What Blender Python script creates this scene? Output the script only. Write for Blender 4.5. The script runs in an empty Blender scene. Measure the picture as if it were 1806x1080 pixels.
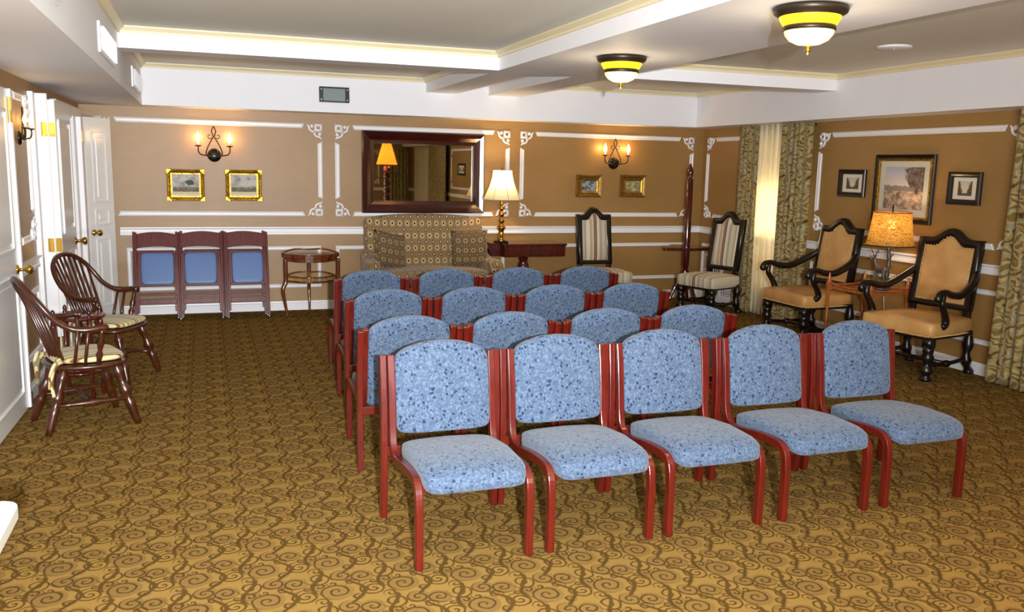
import bpy, bmesh, math, random
from mathutils import Vector, Matrix
random.seed(7)
SC = bpy.context.scene
COL = SC.collection
PI = math.pi

# ------------------------------------------------------------------ camera
CAM_H = 1.5862
cam_d = bpy.data.cameras.new('camera'); cam = bpy.data.objects.new('camera', cam_d); COL.objects.link(cam)
cam_d.sensor_width = 36.0; cam_d.lens = 1528.37 * 36.0 / 1806.0; cam_d.clip_start = 0.05
_yaw, _pit, _rol = 0.3426, -0.1592, 0.0219
_F = Vector((math.sin(_yaw)*math.cos(_pit), math.cos(_yaw)*math.cos(_pit), math.sin(_pit)))
_R = Vector((math.cos(_yaw), -math.sin(_yaw), 0)); _U = _R.cross(_F)
_R2 = _R*math.cos(_rol) + _U*math.sin(_rol); _U2 = -_R*math.sin(_rol) + _U*math.cos(_rol)
m = Matrix((( _R2.x, _U2.x, -_F.x, 0), (_R2.y, _U2.y, -_F.y, 0), (_R2.z, _U2.z, -_F.z, CAM_H), (0, 0, 0, 1)))
cam.matrix_world = m
SC.camera = cam

# ------------------------------------------------------------------ world, light, exposure
w = bpy.data.worlds.new('world'); SC.world = w; w.use_nodes = True
w.node_tree.nodes['Background'].inputs[0].default_value = (0.9, 0.95, 1.0, 1)
w.node_tree.nodes['Background'].inputs[1].default_value = 0.3
vs = SC.view_settings
vs.view_transform = 'Standard'; vs.look = 'None'; vs.gamma = 1.0; vs.use_curve_mapping = False
vs.exposure = 0.05
SC.display_settings.display_device = 'sRGB'
SC.cycles.max_bounces = 8; SC.cycles.diffuse_bounces = 5; SC.cycles.glossy_bounces = 3
SC.cycles.transmission_bounces = 4; SC.cycles.transparent_max_bounces = 6
SC.cycles.caustics_reflective = False; SC.cycles.caustics_refractive = False
SC.cycles.sample_clamp_indirect = 3.0
SC.cycles.use_denoising = True

def light(name, kind, loc, power, color, size=0.05, rot=None, **kw):
    d = bpy.data.lights.new(name, kind); d.energy = power; d.color = color
    if kind in ('POINT', 'SPOT'): d.shadow_soft_size = size
    if kind == 'AREA': d.shape = 'RECTANGLE'; d.size, d.size_y = size
    for k, v in kw.items(): setattr(d, k, v)
    o = bpy.data.objects.new(name, d); COL.objects.link(o); o.location = loc
    if rot: o.rotation_euler = rot
    return o
# the photographer's flash, a little behind and above the lens
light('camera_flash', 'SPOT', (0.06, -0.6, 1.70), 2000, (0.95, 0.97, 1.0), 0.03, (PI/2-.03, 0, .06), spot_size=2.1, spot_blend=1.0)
# added soft fill light with no visible source, tilted up behind the camera
light('added_fill', 'AREA', (0.1, -1.9, 1.05), 370, (0.80, 0.89, 1.0), (1.0, .6), (PI/2+.85, 0, -.15))
WARM = (1.0, 0.72, 0.40)
WARM2 = (1.0, 0.62, 0.26)

# ------------------------------------------------------------------ room measures
L, R, D, FR = -1.12, 5.898, 9.553, -6.5
ZC, ZB, ZS = 2.495, 2.349, 2.10          # tray ceiling, beam underside, soffit underside
DS, RS, LS = 9.237, 5.58, -0.527         # soffit faces
BL, BR, B1, B2 = 2.27, 3.31, 6.80, 7.06  # beams

# ------------------------------------------------------------------ mesh helpers
def srgb(r, g, b):
    f = lambda c: (c/255.0)/12.92 if c/255.0 <= 0.04045 else (((c/255.0)+0.055)/1.055)**2.4
    return (f(r), f(g), f(b), 1.0)

def smooth(pts, n=4, closed=False):
    "Catmull-Rom through points"
    P = [Vector(p) for p in pts]; out = []
    N = len(P)
    segs = N if closed else N-1
    for i in range(segs):
        if closed: p0, p1, p2, p3 = P[(i-1) % N], P[i], P[(i+1) % N], P[(i+2) % N]
        else: p0, p1, p2, p3 = P[max(i-1, 0)], P[i], P[i+1], P[min(i+2, N-1)]
        for k in range(n):
            t = k/n; t2 = t*t; t3 = t2*t
            out.append(0.5*((2*p1)+(-p0+p2)*t+(2*p0-5*p1+4*p2-p3)*t2+(-p0+3*p1-3*p2+p3)*t3))
    if not closed: out.append(P[-1].copy())
    return out

class MB:
    def __init__(s): s.v = []; s.f = []; s.uv = {}
    def add(s, vs, fs):
        b = len(s.v); s.v += [tuple(p) for p in vs]; s.f += [tuple(i+b for i in f) for f in fs]; return s
    def box(s, x0, x1, y0, y1, z0, z1, mat=None):
        vs = [Vector(p) for p in ((x0,y0,z0),(x1,y0,z0),(x1,y1,z0),(x0,y1,z0),(x0,y0,z1),(x1,y0,z1),(x1,y1,z1),(x0,y1,z1))]
        if mat is not None: vs = [mat @ p for p in vs]
        return s.add(vs, [(0,3,2,1),(4,5,6,7),(0,1,5,4),(1,2,6,5),(2,3,7,6),(3,0,4,7)])
    def bar(s, a, b, wx, wz, up=(0,0,1)):
        "box from a to b with a section wx by wz"
        a, b = Vector(a), Vector(b); d = (b-a).normalized(); u = Vector(up)
        if abs(d.dot(u)) > .95: u = Vector((0,1,0))
        r = d.cross(u).normalized(); u = r.cross(d)
        vs = [p + r*sx*wx/2 + u*sz*wz/2 for p in (a, b) for sx, sz in ((-1,-1),(1,-1),(1,1),(-1,1))]
        return s.add(vs, [(3,2,1,0),(4,5,6,7),(0,1,5,4),(1,2,6,5),(2,3,7,6),(3,0,4,7)])
    def tube(s, pts, rad, n=8, closed=False, sq=1.0, ref=None):
        P = [Vector(p) for p in pts]; N = len(P)
        if not hasattr(rad, '__len__'): rad = [rad]*N
        T = []
        for i in range(N):
            if closed: t = P[(i+1) % N]-P[i-1]
            else: t = P[min(i+1, N-1)]-P[max(i-1, 0)]
            T.append(t.normalized() if t.length > 1e-9 else Vector((0,0,1)))
        u = Vector(ref) if ref else (Vector((0,0,1)) if abs(T[0].z) < .9 else Vector((1,0,0)))
        u = (u-T[0]*u.dot(T[0])).normalized()
        vs, fs = [], []
        for i in range(N):
            base = Vector(ref) if ref else u
            u = base-T[i]*base.dot(T[i])
            u = u.normalized() if u.length > 1e-6 else Vector((1,0,0))
            w_ = T[i].cross(u)
            for k in range(n):
                a = 2*PI*k/n
                vs.append(P[i]+(u*math.cos(a)*sq+w_*math.sin(a))*rad[i])
        for i in range(N if closed else N-1):
            j = (i+1) % N
            for k in range(n):
                k2 = (k+1) % n
                fs.append((i*n+k, i*n+k2, j*n+k2, j*n+k))
        if not closed:
            fs.append(tuple(reversed(range(n)))); fs.append(tuple((N-1)*n+k for k in range(n)))
        return s.add(vs, fs)
    def lathe(s, prof, n=16, c=(0,0,0), axis=None, cap=True):
        "prof = [(r,z)...]; axis=(a,b) maps z in 0..1 along a segment instead"
        N = len(prof); vs, fs = [], []
        if axis:
            a, b = Vector(axis[0]), Vector(axis[1]); d = b-a; dn = d.normalized()
            u = Vector((1,0,0)) if abs(dn.x) < .9 else Vector((0,1,0)); u = (u-dn*u.dot(dn)).normalized(); w_ = dn.cross(u)
        for r, z in prof:
            for k in range(n):
                t = 2*PI*k/n
                if axis: vs.append(a+d*z+(u*math.cos(t)+w_*math.sin(t))*r)
                else: vs.append(Vector(c)+Vector((r*math.cos(t), r*math.sin(t), z)))
        for i in range(N-1):
            for k in range(n):
                k2 = (k+1) % n
                fs.append((i*n+k, i*n+k2, (i+1)*n+k2, (i+1)*n+k))
        if cap:
            if prof[0][0] > 1e-5: fs.append(tuple(reversed(range(n))))
            if prof[-1][0] > 1e-5: fs.append(tuple((N-1)*n+k for k in range(n)))
        return s.add(vs, fs)
    def prism(s, poly, ax, c0, c1):
        "poly in the plane across axis ax: x->(y,z), y->(x,z), z->(x,y)"
        def P(q, c): return {'x': (c, q[0], q[1]), 'y': (q[0], c, q[1]), 'z': (q[0], q[1], c)}[ax]
        n = len(poly); vs = [P(q, c0) for q in poly]+[P(q, c1) for q in poly]
        fs = [tuple(reversed(range(n))), tuple(range(n, 2*n))]+[(i, (i+1) % n, n+(i+1) % n, n+i) for i in range(n)]
        return s.add(vs, fs)
    def ply(s, path, x0, x1, th):
        "bent strip: path [(y,z)] in a sagittal plane, from x0 to x1, thickness th (or list)"
        N = len(path); vs, fs = [], []
        for i in range(N):
            a = Vector(path[max(i-1, 0)]); b = Vector(path[min(i+1, N-1)]); t = (b-a).normalized()
            nrm = Vector((-t.y, t.x)); h = (th[i] if hasattr(th, '__len__') else th)/2
            p = Vector(path[i]); q1, q2 = p-nrm*h, p+nrm*h
            vs += [(x0, q1.x, q1.y), (x1, q1.x, q1.y), (x1, q2.x, q2.y), (x0, q2.x, q2.y)]
        for i in range(N-1):
            for k in range(4): fs.append((i*4+k, i*4+(k+1) % 4, i*4+4+(k+1) % 4, i*4+4+k))
        fs.append((3,2,1,0)); e = (N-1)*4; fs.append((e, e+1, e+2, e+3))
        return s.add(vs, fs)
    def superq(s, a, b, c, e1=.3, e2=.3, nu=28, nv=12, warp=None, cen=(0,0,0)):
        sg = lambda x, e: math.copysign(abs(x)**e, x)
        vs, fs = [], []
        for j in range(nv+1):
            et = -PI/2+PI*j/nv
            for i in range(nu):
                om = 2*PI*i/nu
                p = Vector((a*sg(math.cos(et), e1)*sg(math.cos(om), e2), b*sg(math.cos(et), e1)*sg(math.sin(om), e2), c*sg(math.sin(et), e1)))
                if warp: p = Vector(warp(p))
                vs.append(p+Vector(cen))
        for j in range(nv):
            for i in range(nu):
                i2 = (i+1) % nu
                fs.append((j*nu+i, j*nu+i2, (j+1)*nu+i2, (j+1)*nu+i))
        return s.add(vs, fs)
    def grid(s, fn, nu, nv, uvf=None):
        b = len(s.v)
        for j in range(nv+1):
            for i in range(nu+1):
                s.v.append(tuple(fn(i/nu, j/nv)))
        for j in range(nv):
            for i in range(nu):
                a = b+j*(nu+1)+i; s.f.append((a, a+1, a+nu+2, a+nu+1))
        if uvf:
            for j in range(nv+1):
                for i in range(nu+1): s.uv[b+j*(nu+1)+i] = uvf(i/nu, j/nv)
        return s
    def build(s, name, mat, parent=None, smooth_=False, bevel=0, seg=2, subsurf=0, solid=0):
        me = bpy.data.meshes.new(name); me.from_pydata(s.v, [], s.f); me.update()
        if s.uv:
            uvl = me.uv_layers.new(name='UVMap')
            for lp in me.loops: uvl.data[lp.index].uv = s.uv.get(lp.vertex_index, (0, 0))
        bm = bmesh.new(); bm.from_mesh(me); bmesh.ops.remove_doubles(bm, verts=bm.verts, dist=1e-6)
        bmesh.ops.recalc_face_normals(bm, faces=bm.faces); bm.to_mesh(me); bm.free()
        if mat: me.materials.append(mat)
        if smooth_: me.polygons.foreach_set('use_smooth', [True]*len(me.polygons))
        o = bpy.data.objects.new(name, me); COL.objects.link(o)
        if parent: o.parent = parent
        if solid:
            md = o.modifiers.new('solid', 'SOLIDIFY'); md.thickness = solid; md.offset = 0
        if bevel:
            md = o.modifiers.new('bevel', 'BEVEL'); md.width = bevel; md.segments = seg; md.limit_method = 'ANGLE'; md.angle_limit = math.radians(40)
        if subsurf:
            md = o.modifiers.new('sub', 'SUBSURF'); md.levels = subsurf; md.render_levels = subsurf
        return o

def empty(name, loc=(0,0,0), rz=0.0):
    o = bpy.data.objects.new(name, None); COL.objects.link(o); o.location = loc; o.rotation_euler = (0, 0, rz)
    o.empty_display_size = .05
    return o
def tag(o, label, cat, group=None, kind=None):
    o['label'] = label; o['category'] = cat
    if group: o['group'] = group
    if kind: o['kind'] = kind
    return o
def thing(name, label, cat, loc=(0,0,0), rz=0.0, group=None): return tag(empty(name, loc, rz), label, cat, group)
def struct(o, label=None):
    o['kind'] = 'structure'
    if label: o['label'] = label
    return o
def copy_tree(o, parent=None):
    c = o.copy(); COL.objects.link(c); c.parent = parent
    for ch in list(o.children): copy_tree(ch, c)
    return c
def dup(o, label, loc, rz=None):
    c = copy_tree(o); c['label'] = label; c.location = loc
    if rz is not None: c.rotation_euler = (0, 0, rz)
    return c

# ------------------------------------------------------------------ materials
class NT:
    def __init__(s, name):
        s.m = bpy.data.materials.new(name); s.m.use_nodes = True; s.t = s.m.node_tree
        s.b = s.t.nodes['Principled BSDF']; s.out = s.t.nodes['Material Output']
    def node(s, typ, **kw):
        n = s.t.nodes.new(typ)
        for k, v in kw.items(): setattr(n, k, v)
        return n
    def link(s, a, b): s.t.links.new(a, b)
    def put(s, sock, v):
        if isinstance(v, (int, float)): sock.default_value = v
        elif isinstance(v, (tuple, list, Vector)):
            v = tuple(v)
            if len(sock.default_value) == 4 and len(v) == 3: v = v+(1,)
            if len(sock.default_value) == 3 and len(v) == 4: v = v[:3]
            sock.default_value = v
        else: s.link(v, sock)
    def math(s, op, a, b=None, c=None, clamp=False):
        n = s.node('ShaderNodeMath', operation=op); n.use_clamp = clamp; s.put(n.inputs[0], a)
        if b is not None: s.put(n.inputs[1], b)
        if c is not None: s.put(n.inputs[2], c)
        return n.outputs[0]
    def vmath(s, op, a, b=None):
        n = s.node('ShaderNodeVectorMath', operation=op); s.put(n.inputs[0], a)
        if b is not None: s.put(n.inputs[1], b)
        return n.outputs['Value'] if op in ('LENGTH', 'DOT_PRODUCT', 'DISTANCE') else n.outputs[0]
    def mix(s, f, a, b, blend='MIX'):
        n = s.node('ShaderNodeMix', data_type='RGBA', blend_type=blend); s.put(n.inputs[0], f); s.put(n.inputs[6], a); s.put(n.inputs[7], b)
        return n.outputs[2]
    def ramp(s, f, stops, interp='LINEAR'):
        n = s.node('ShaderNodeValToRGB'); n.color_ramp.interpolation = interp; e = n.color_ramp.elements
        while len(e) < len(stops): e.new(0.5)
        for el, (p, c) in zip(e, stops): el.position = p; el.color = c if len(c) == 4 else tuple(c)+(1,)
        s.put(n.inputs[0], f); return n.outputs[0]
    def coord(s, which='Object'): return s.node('ShaderNodeTexCoord').outputs[which]
    def sep(s, v):
        n = s.node('ShaderNodeSeparateXYZ'); s.put(n.inputs[0], v); return n.outputs
    def comb(s, x, y, z=0.0):
        n = s.node('ShaderNodeCombineXYZ'); s.put(n.inputs[0], x); s.put(n.inputs[1], y); s.put(n.inputs[2], z); return n.outputs[0]
    def noise(s, v, scale, detail=2, rough=.5, dist=0, out='Fac'):
        n = s.node('ShaderNodeTexNoise'); s.put(n.inputs['Vector'], v); n.inputs['Scale'].default_value = scale
        n.inputs['Detail'].default_value = detail; n.inputs['Roughness'].default_value = rough; n.inputs['Distortion'].default_value = dist
        return n.outputs[out]
    def voronoi(s, v, scale, feature='F1', rand=1.0, metric='EUCLIDEAN'):
        n = s.node('ShaderNodeTexVoronoi', feature=feature); s.put(n.inputs['Vector'], v); n.inputs['Scale'].default_value = scale
        n.inputs['Randomness'].default_value = rand
        if feature not in ('DISTANCE_TO_EDGE', 'N_SPHERE_RADIUS'): n.distance = metric
        return n.outputs
    def sstep(s, x, a, b):
        n = s.node('ShaderNodeMapRange', interpolation_type='SMOOTHSTEP'); s.put(n.inputs[0], x)
        n.inputs[1].default_value = a; n.inputs[2].default_value = b; n.inputs[3].default_value = 0; n.inputs[4].default_value = 1
        return n.outputs[0]
    def bump(s, h, strength=.3, dist=.01):
        n = s.node('ShaderNodeBump'); n.inputs['Strength'].default_value = strength; n.inputs['Distance'].default_value = dist
        s.put(n.inputs['Height'], h); s.link(n.outputs[0], s.b.inputs['Normal'])
    def set(s, **kw):
        names = dict(color='Base Color', rough='Roughness', metal='Metallic', spec='Specular IOR Level', coat='Coat Weight', coatr='Coat Roughness',
                     ecol='Emission Color', estr='Emission Strength', sheen='Sheen Weight', trans='Transmission Weight', alpha='Alpha', ior='IOR')
        for k, v in kw.items(): s.put(s.b.inputs[names[k]], v)
        return s

def plain(name, rgb, rough=.5, **kw):
    t = NT(name); t.set(color=srgb(*rgb), rough=rough, **kw); return t.m
def painted(name, rgb, rough=.45, bumpy=.05):
    t = NT(name); c = t.coord()
    n = t.noise(c, 3.0, 3)
    t.set(color=t.mix(t.math('MULTIPLY', n, .25), srgb(*rgb), srgb(*[int(x*.9) for x in rgb])), rough=rough)
    t.bump(t.noise(c, 120, 2), bumpy, .002); return t.m
def wood(name, dark, lite, rough=.25, scale=6, coat=.5, axis=2):
    t = NT(name); c = t.coord(); mp = t.node('ShaderNodeMapping'); t.link(c, mp.inputs[0])
    sc = [scale*3]*3; sc[axis] = scale*.25; mp.inputs['Scale'].default_value = sc
    n = t.noise(mp.outputs[0], 2.5, 4, .6, .6)
    t.set(color=t.ramp(n, [(.3, srgb(*dark)), (.7, srgb(*lite))]), rough=rough, coat=coat, coatr=.12); return t.m

def mat_wallpaper():
    t = NT('grasscloth_wallpaper'); c = t.coord(); x, y, z = t.sep(c)
    u = t.math('ADD', x, y)
    fib = t.noise(t.comb(t.math('MULTIPLY', u, 5.0), t.math('MULTIPLY', z, 260.0)), 1.0, 3, .7)
    fib2 = t.noise(t.comb(t.math('MULTIPLY', u, 1.2), t.math('MULTIPLY', z, 30.0)), 1.0, 3, .6)
    big = t.noise(c, 1.2, 2)
    f = t.math('ADD', t.math('MULTIPLY', fib, .5), t.math('ADD', t.math('MULTIPLY', fib2, .08), t.math('MULTIPLY', big, .42)))
    t.set(color=t.ramp(f, [(.3, srgb(132, 98, 50)), (.55, srgb(155, 118, 64)), (.8, srgb(174, 137, 80))]), rough=.46, spec=.6)
    t.bump(fib, .12, .002); return t.m

def mat_carpet():
    t = NT('scroll_carpet'); c = t.coord(); T = 0.25
    wob = t.noise(c, 26, 1, .5, 0, 'Color')
    p = t.vmath('SCALE', c); p.node.inputs['Scale'].default_value = 1/T
    w2 = t.vmath('SCALE', t.vmath('SUBTRACT', wob, (.5, .5, .5))); w2.node.inputs['Scale'].default_value = .05
    p = t.vmath('ADD', p, w2)
    def loc(cx, cy):
        d = t.vmath('SUBTRACT', t.vmath('FRACTION', t.vmath('ADD', t.vmath('SUBTRACT', p, (cx, cy, 0)), (.5, .5, 0))), (.5, .5, 0))
        return t.sep(d)
    line = 0.0; ground = 0.0
    # spirals: centre, radius, turns, hand, phase, brown ground
    for cx, cy, r, n, h, ph, br in [(.24, .24, .23, 2.4, 1, .0, 0), (.70, .28, .26, 2.0, -1, .25, 1), (.13, .70, .20, 1.8, -1, .6, 1), (.47, .76, .22, 1.9, 1, .1, 0), (.83, .78, .19, 1.7, 1, .5, 1),
                                   (.46, .49, .13, 1.4, -1, .8, 1), (.95, .52, .13, 1.3, 1, .3, 0), (.46, .02, .12, 1.3, -1, .7, 0), (.98, .05, .10, 1.2, 1, .2, 1), (.66, .54, .09, 1.1, 1, .9, 0), (.28, .48, .08, 1.1, -1, .4, 0)]:
        x, y, _ = loc(cx, cy)
        rr = t.math('POWER', t.math('ADD', t.math('MULTIPLY', x, x), t.math('MULTIPLY', y, y)), .5)
        th = t.math('MULTIPLY', t.math('ARCTAN2', y, x), h/(2*PI))
        q = t.math('FRACT', t.math('ADD', t.math('MULTIPLY', rr, n/r), t.math('ADD', th, ph)))
        hw = min(.24, .0175*n/r); ln = t.sstep(t.math('ABSOLUTE', t.math('SUBTRACT', q, .5)), hw*1.25, hw*.75)
        ln = t.math('MULTIPLY', ln, t.sstep(rr, r*1.0, r*.9))
        line = ln if line == 0.0 else t.math('MAXIMUM', line, ln)
        if br:
            g = t.sstep(rr, r*1.02, r*.9); ground = g if ground == 0.0 else t.math('MAXIMUM', ground, g)
    px, py, _ = t.sep(p)
    # wandering vine between the scrolls
    for a, b, ph in [(.14, .02, 0.0), (.10, .55, 1.9)]:
        v = t.math('FRACT', t.math('ADD', t.math('SUBTRACT', px, t.math('MULTIPLY', t.math('SINE', t.math('ADD', t.math('MULTIPLY', py, 2*PI), ph)), a)), b+.5))
        ln = t.math('MULTIPLY', t.sstep(t.math('ABSOLUTE', t.math('SUBTRACT', v, .5)), .05, .025), t.sstep(t.math('SINE', t.math('ADD', t.math('MULTIPLY', py, 2*PI), ph*2)), -.95, -.5))
        line = t.math('MAXIMUM', line, ln)
    pile = t.noise(c, 420, 2, .7)
    gold = t.mix(t.math('MULTIPLY', ground, .9), srgb(158, 126, 66), srgb(124, 98, 58))
    gold = t.mix(t.noise(c, .9, 2), gold, srgb(142, 113, 62))
    col = t.mix(t.math('MULTIPLY', line, .80), gold, srgb(66, 48, 24))
    col = t.mix(t.math('MULTIPLY', t.math('SUBTRACT', pile, .35, clamp=True), .9), col, srgb(60, 42, 18))
    t.set(color=col, rough=1.0, spec=.0)
    t.bump(pile, .6, .004); return t.m

def mat_blue():
    t = NT('blue_leaf_fabric'); c = t.coord()
    wv = t.noise(c, 60, 1, .5, 0, 'Color')
    cw = t.vmath('ADD', c, t.vmath('MULTIPLY', t.vmath('SUBTRACT', wv, (.5,.5,.5)), (.014, .014, .014)))
    leaf = t.voronoi(t.vmath('MULTIPLY', cw, (1.0, 1.0, .8)), 120)
    leafc = t.sep(leaf['Color'])[0]
    base = t.ramp(leafc, [(0, srgb(74, 90, 111)), (.30, srgb(87, 104, 125)), (.55, srgb(96, 113, 133)), (.8, srgb(80, 96, 117))], 'CONSTANT')
    sh = t.sstep(leaf['Distance'], .4, .8)
    base = t.mix(t.math('MULTIPLY', sh, .5), base, srgb(52, 70, 98))
    sp = t.voronoi(cw, 50, metric='MANHATTAN')
    pick = t.math('GREATER_THAN', t.sep(sp['Color'])[1], .30)
    dot = t.math('MULTIPLY', t.sstep(t.math('ADD', sp['Distance'], t.math('MULTIPLY', t.sep(sp['Color'])[2], .22)), .58, .50), pick)
    fine = t.noise(c, 700, 1)
    col = t.mix(t.math('MULTIPLY', dot, .97), base, srgb(24, 36, 64))
    col = t.mix(t.math('MULTIPLY', fine, .30), col, srgb(50, 68, 98))
    t.set(color=col, rough=.85, spec=.2, sheen=.2); t.bump(fine, .3, .002); return t.m

def mat_settee(name='medallion_upholstery', k=1.0):
    t = NT(name); x, y, z = t.sep(t.coord())
    v = t.math('SUBTRACT', z, y); A, B = .082, .054
    row = t.math('FLOOR', t.math('DIVIDE', v, B)); odd = t.math('MODULO', t.math('ABSOLUTE', row), 2.0)
    u = t.math('ADD', t.math('DIVIDE', x, A), t.math('MULTIPLY', odd, .5))
    dx = t.math('MULTIPLY', t.math('SUBTRACT', t.math('FRACT', u), .5), A)
    dz = t.math('MULTIPLY', t.math('SUBTRACT', t.math('FRACT', t.math('DIVIDE', v, B)), .5), B)
    r = t.math('POWER', t.math('ADD', t.math('MULTIPLY', dx, dx), t.math('MULTIPLY', dz, dz)), .5)
    ra = t.ramp(t.math('DIVIDE', r, .05), [(0, srgb(40, 26, 18)), (.18, srgb(46, 30, 20)), (.24, srgb(212, 186, 138)), (.40, srgb(190, 160, 108)), (.62, srgb(138, 118, 84)), (.9, srgb(112, 98, 76))])
    rb = t.ramp(t.math('DIVIDE', r, .05), [(0, srgb(214, 180, 140)), (.14, srgb(205, 170, 128)), (.22, srgb(96, 62, 40)), (.36, srgb(110, 80, 52)), (.5, srgb(150, 126, 86)), (.9, srgb(112, 98, 76))])
    col = t.mix(odd, ra, rb)
    n = t.noise(t.coord(), 300, 2)
    t.set(color=t.mix(1-k, t.mix(t.math('MULTIPLY', n, .25), col, srgb(100, 84, 60)), srgb(30, 22, 14)), rough=.9, spec=.15, sheen=.2*k); t.bump(n, .3, .002); return t.m

def mat_curtain():
    t = NT('damask_curtain'); uv = t.coord('UV')
    x, y, _ = t.sep(uv); W, H = .33, .44
    wn = t.noise(t.vmath('MULTIPLY', uv, (1, 1, 0)), 12, 2, .5, 0, 'Color')
    wx, wy, _ = t.sep(t.vmath('SUBTRACT', wn, (.5, .5, .5)))
    a = t.math('ADD', t.math('DIVIDE', x, W), t.math('MULTIPLY', wx, .32)); b = t.math('ADD', t.math('DIVIDE', y, H), t.math('MULTIPLY', wy, .30))
    ca = t.math('COSINE', t.math('MULTIPLY', a, 2*PI)); cb = t.math('COSINE', t.math('MULTIPLY', b, 2*PI))
    og = t.math('MULTIPLY', t.math('ADD', ca, cb), .5)
    rings = t.math('ABSOLUTE', t.math('SINE', t.math('MULTIPLY', og, 5.2)))
    sc = t.math('ABSOLUTE', t.math('SINE', t.math('ADD', t.math('MULTIPLY', a, 4*PI), t.math('MULTIPLY', t.math('SINE', t.math('MULTIPLY', b, 4*PI)), 2.2))))
    f = t.math('ADD', t.math('MULTIPLY', rings, .62), t.math('MULTIPLY', sc, .38))
    col = t.ramp(f, [(.08, srgb(54, 42, 18)), (.24, srgb(112, 88, 36)), (.40, srgb(170, 140, 70)), (.54, srgb(150, 138, 92)), (.66, srgb(142, 148, 136)), (.78, srgb(196, 174, 108)), (.95, srgb(122, 96, 42))])
    n = t.noise(uv, 260, 2)
    t.set(color=t.mix(t.math('MULTIPLY', n, .3), col, srgb(80, 66, 34)), rough=.7, spec=.3, sheen=.2); t.bump(f, .25, .004); return t.m

def mat_stripe(name, axis, stops, period):
    t = NT(name); x = t.sep(t.coord())[axis]
    f = t.math('FRACT', t.math('ADD', t.math('DIVIDE', x, period), .5))
    n = t.noise(t.coord(), 220, 2)
    t.set(color=t.mix(t.math('MULTIPLY', n, .2), t.ramp(f, stops, 'CONSTANT'), srgb(120, 100, 70)), rough=.8, spec=.2, sheen=.15); t.bump(n, .2, .002); return t.m

def emis(name, rgb, strength, base=(255, 240, 210), rough=.4):
    t = NT(name); t.set(color=srgb(*base), rough=rough, ecol=srgb(*rgb), estr=strength); return t.m

def mat_translucent(name, rgb, amount=.5, bumps=None, rgb2=None):
    t = NT(name); t.t.nodes.remove(t.b)
    df = t.node('ShaderNodeBsdfDiffuse'); tr = t.node('ShaderNodeBsdfTranslucent'); mx = t.node('ShaderNodeMixShader')
    c = srgb(*rgb)
    if rgb2:
        n = t.noise(t.coord('Object'), bumps, 3, .7, 1.0); c = t.ramp(n, [(.38, srgb(*rgb2)), (.6, c)])
        t.put(df.inputs[0], c); t.put(tr.inputs[0], c)
    else: df.inputs[0].default_value = c; tr.inputs[0].default_value = c
    mx.inputs[0].default_value = amount; t.link(df.outputs[0], mx.inputs[1]); t.link(tr.outputs[0], mx.inputs[2]); t.link(mx.outputs[0], t.out.inputs[0])
    return t.m

M = dict(
    wall=mat_wallpaper(), carpet=mat_carpet(), blue=mat_blue(), settee=mat_settee(), pillow=mat_settee('dark_medallion_cloth', .62), curtain=mat_curtain(),
    white=painted('white_trim_paint', (238, 236, 236), .35), soffit=painted('soffit_white_paint', (238, 238, 242), .6, .12),
    crown=painted('cream_crown_paint', (232, 218, 178), .45), tray=painted('tray_ceiling_paint', (228, 225, 212), .8, .15),
    door=painted('door_white_enamel', (232, 231, 228), .22),
    cherry=wood('cherry_stained_beech', (66, 11, 6), (102, 25, 14), .28, 6, .3),
    folding=wood('mahogany_folding_wood', (62, 14, 14), (108, 36, 34), .28, 6, .4),
    espresso=wood('espresso_carved_wood', (10, 5, 4), (22, 10, 7), .34, 6, .08),
    mahog=wood('dark_mahogany', (38, 10, 8), (92, 24, 14), .16, 5, .8),
    windsor=wood('chestnut_turned_wood', (36, 14, 5), (78, 35, 12), .28, 7, .25),
    walnut=wood('walnut_table_wood', (72, 32, 14), (122, 62, 28), .22, 7, .6),
    honey=wood('honey_bamboo_wood', (128, 66, 24), (176, 104, 44), .3, 8, .4),
    vinyl=plain('blue_vinyl', (84, 114, 164), .45, spec=.4),
    leather=None, brass=plain('polished_brass', (214, 168, 70), .18, metal=1.0), gold=None,
    black=plain('black_lacquer', (14, 12, 12), .25), iron=plain('rusty_wrought_iron', (62, 42, 28), .5, metal=.6),
    bronze=plain('oiled_bronze', (66, 56, 44), .4, metal=.7), grille=plain('grey_speaker_mesh', (124, 138, 136), .6), pewter=plain('pewter_cast_metal', (92, 88, 84), .45, metal=.5),
    plastic=plain('white_table_laminate', (186, 186, 172), .4), dark=plain('dark_recess', (22, 20, 18), .9), steel=plain('satin_steel', (180, 180, 184), .3, metal=1.0),
    greyleg=plain('grey_powder_coat', (120, 122, 124), .5), cordw=plain('white_cord_plastic', (220, 220, 214), .5), nail=plain('brass_nailhead', (236, 208, 140), .35, metal=.8),
    mirror=plain('mirror_silver', (196, 190, 172), .015, metal=1.0), cream=plain('cream_mat_board', (226, 216, 192), .8), matgrey=plain('grey_mat_board', (196, 192, 172), .8),
)
def _leather():
    t = NT('tan_leather'); c = t.coord(); n = t.noise(c, 5, 3); g = t.voronoi(c, 260)['Distance']
    t.set(color=t.ramp(n, [(.3, srgb(178, 130, 72)), (.7, srgb(204, 158, 98))]), rough=.42, spec=.45); t.bump(g, .12, .002); return t.m
def _gold():
    t = NT('antique_gold_leaf'); n = t.noise(t.coord(), 60, 3)
    t.set(color=t.ramp(n, [(.3, srgb(120, 82, 20)), (.6, srgb(206, 158, 52)), (.8, srgb(232, 192, 90))]), rough=.32, metal=.85); t.bump(n, .6, .006); return t.m
def _bronzegold():
    t = NT('dull_bronze_gilt'); n = t.noise(t.coord(), 60, 3)
    t.set(color=t.ramp(n, [(.3, srgb(96, 66, 22)), (.7, srgb(156, 116, 50))]), rough=.4, metal=.6); t.bump(n, .4, .004); return t.m
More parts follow.
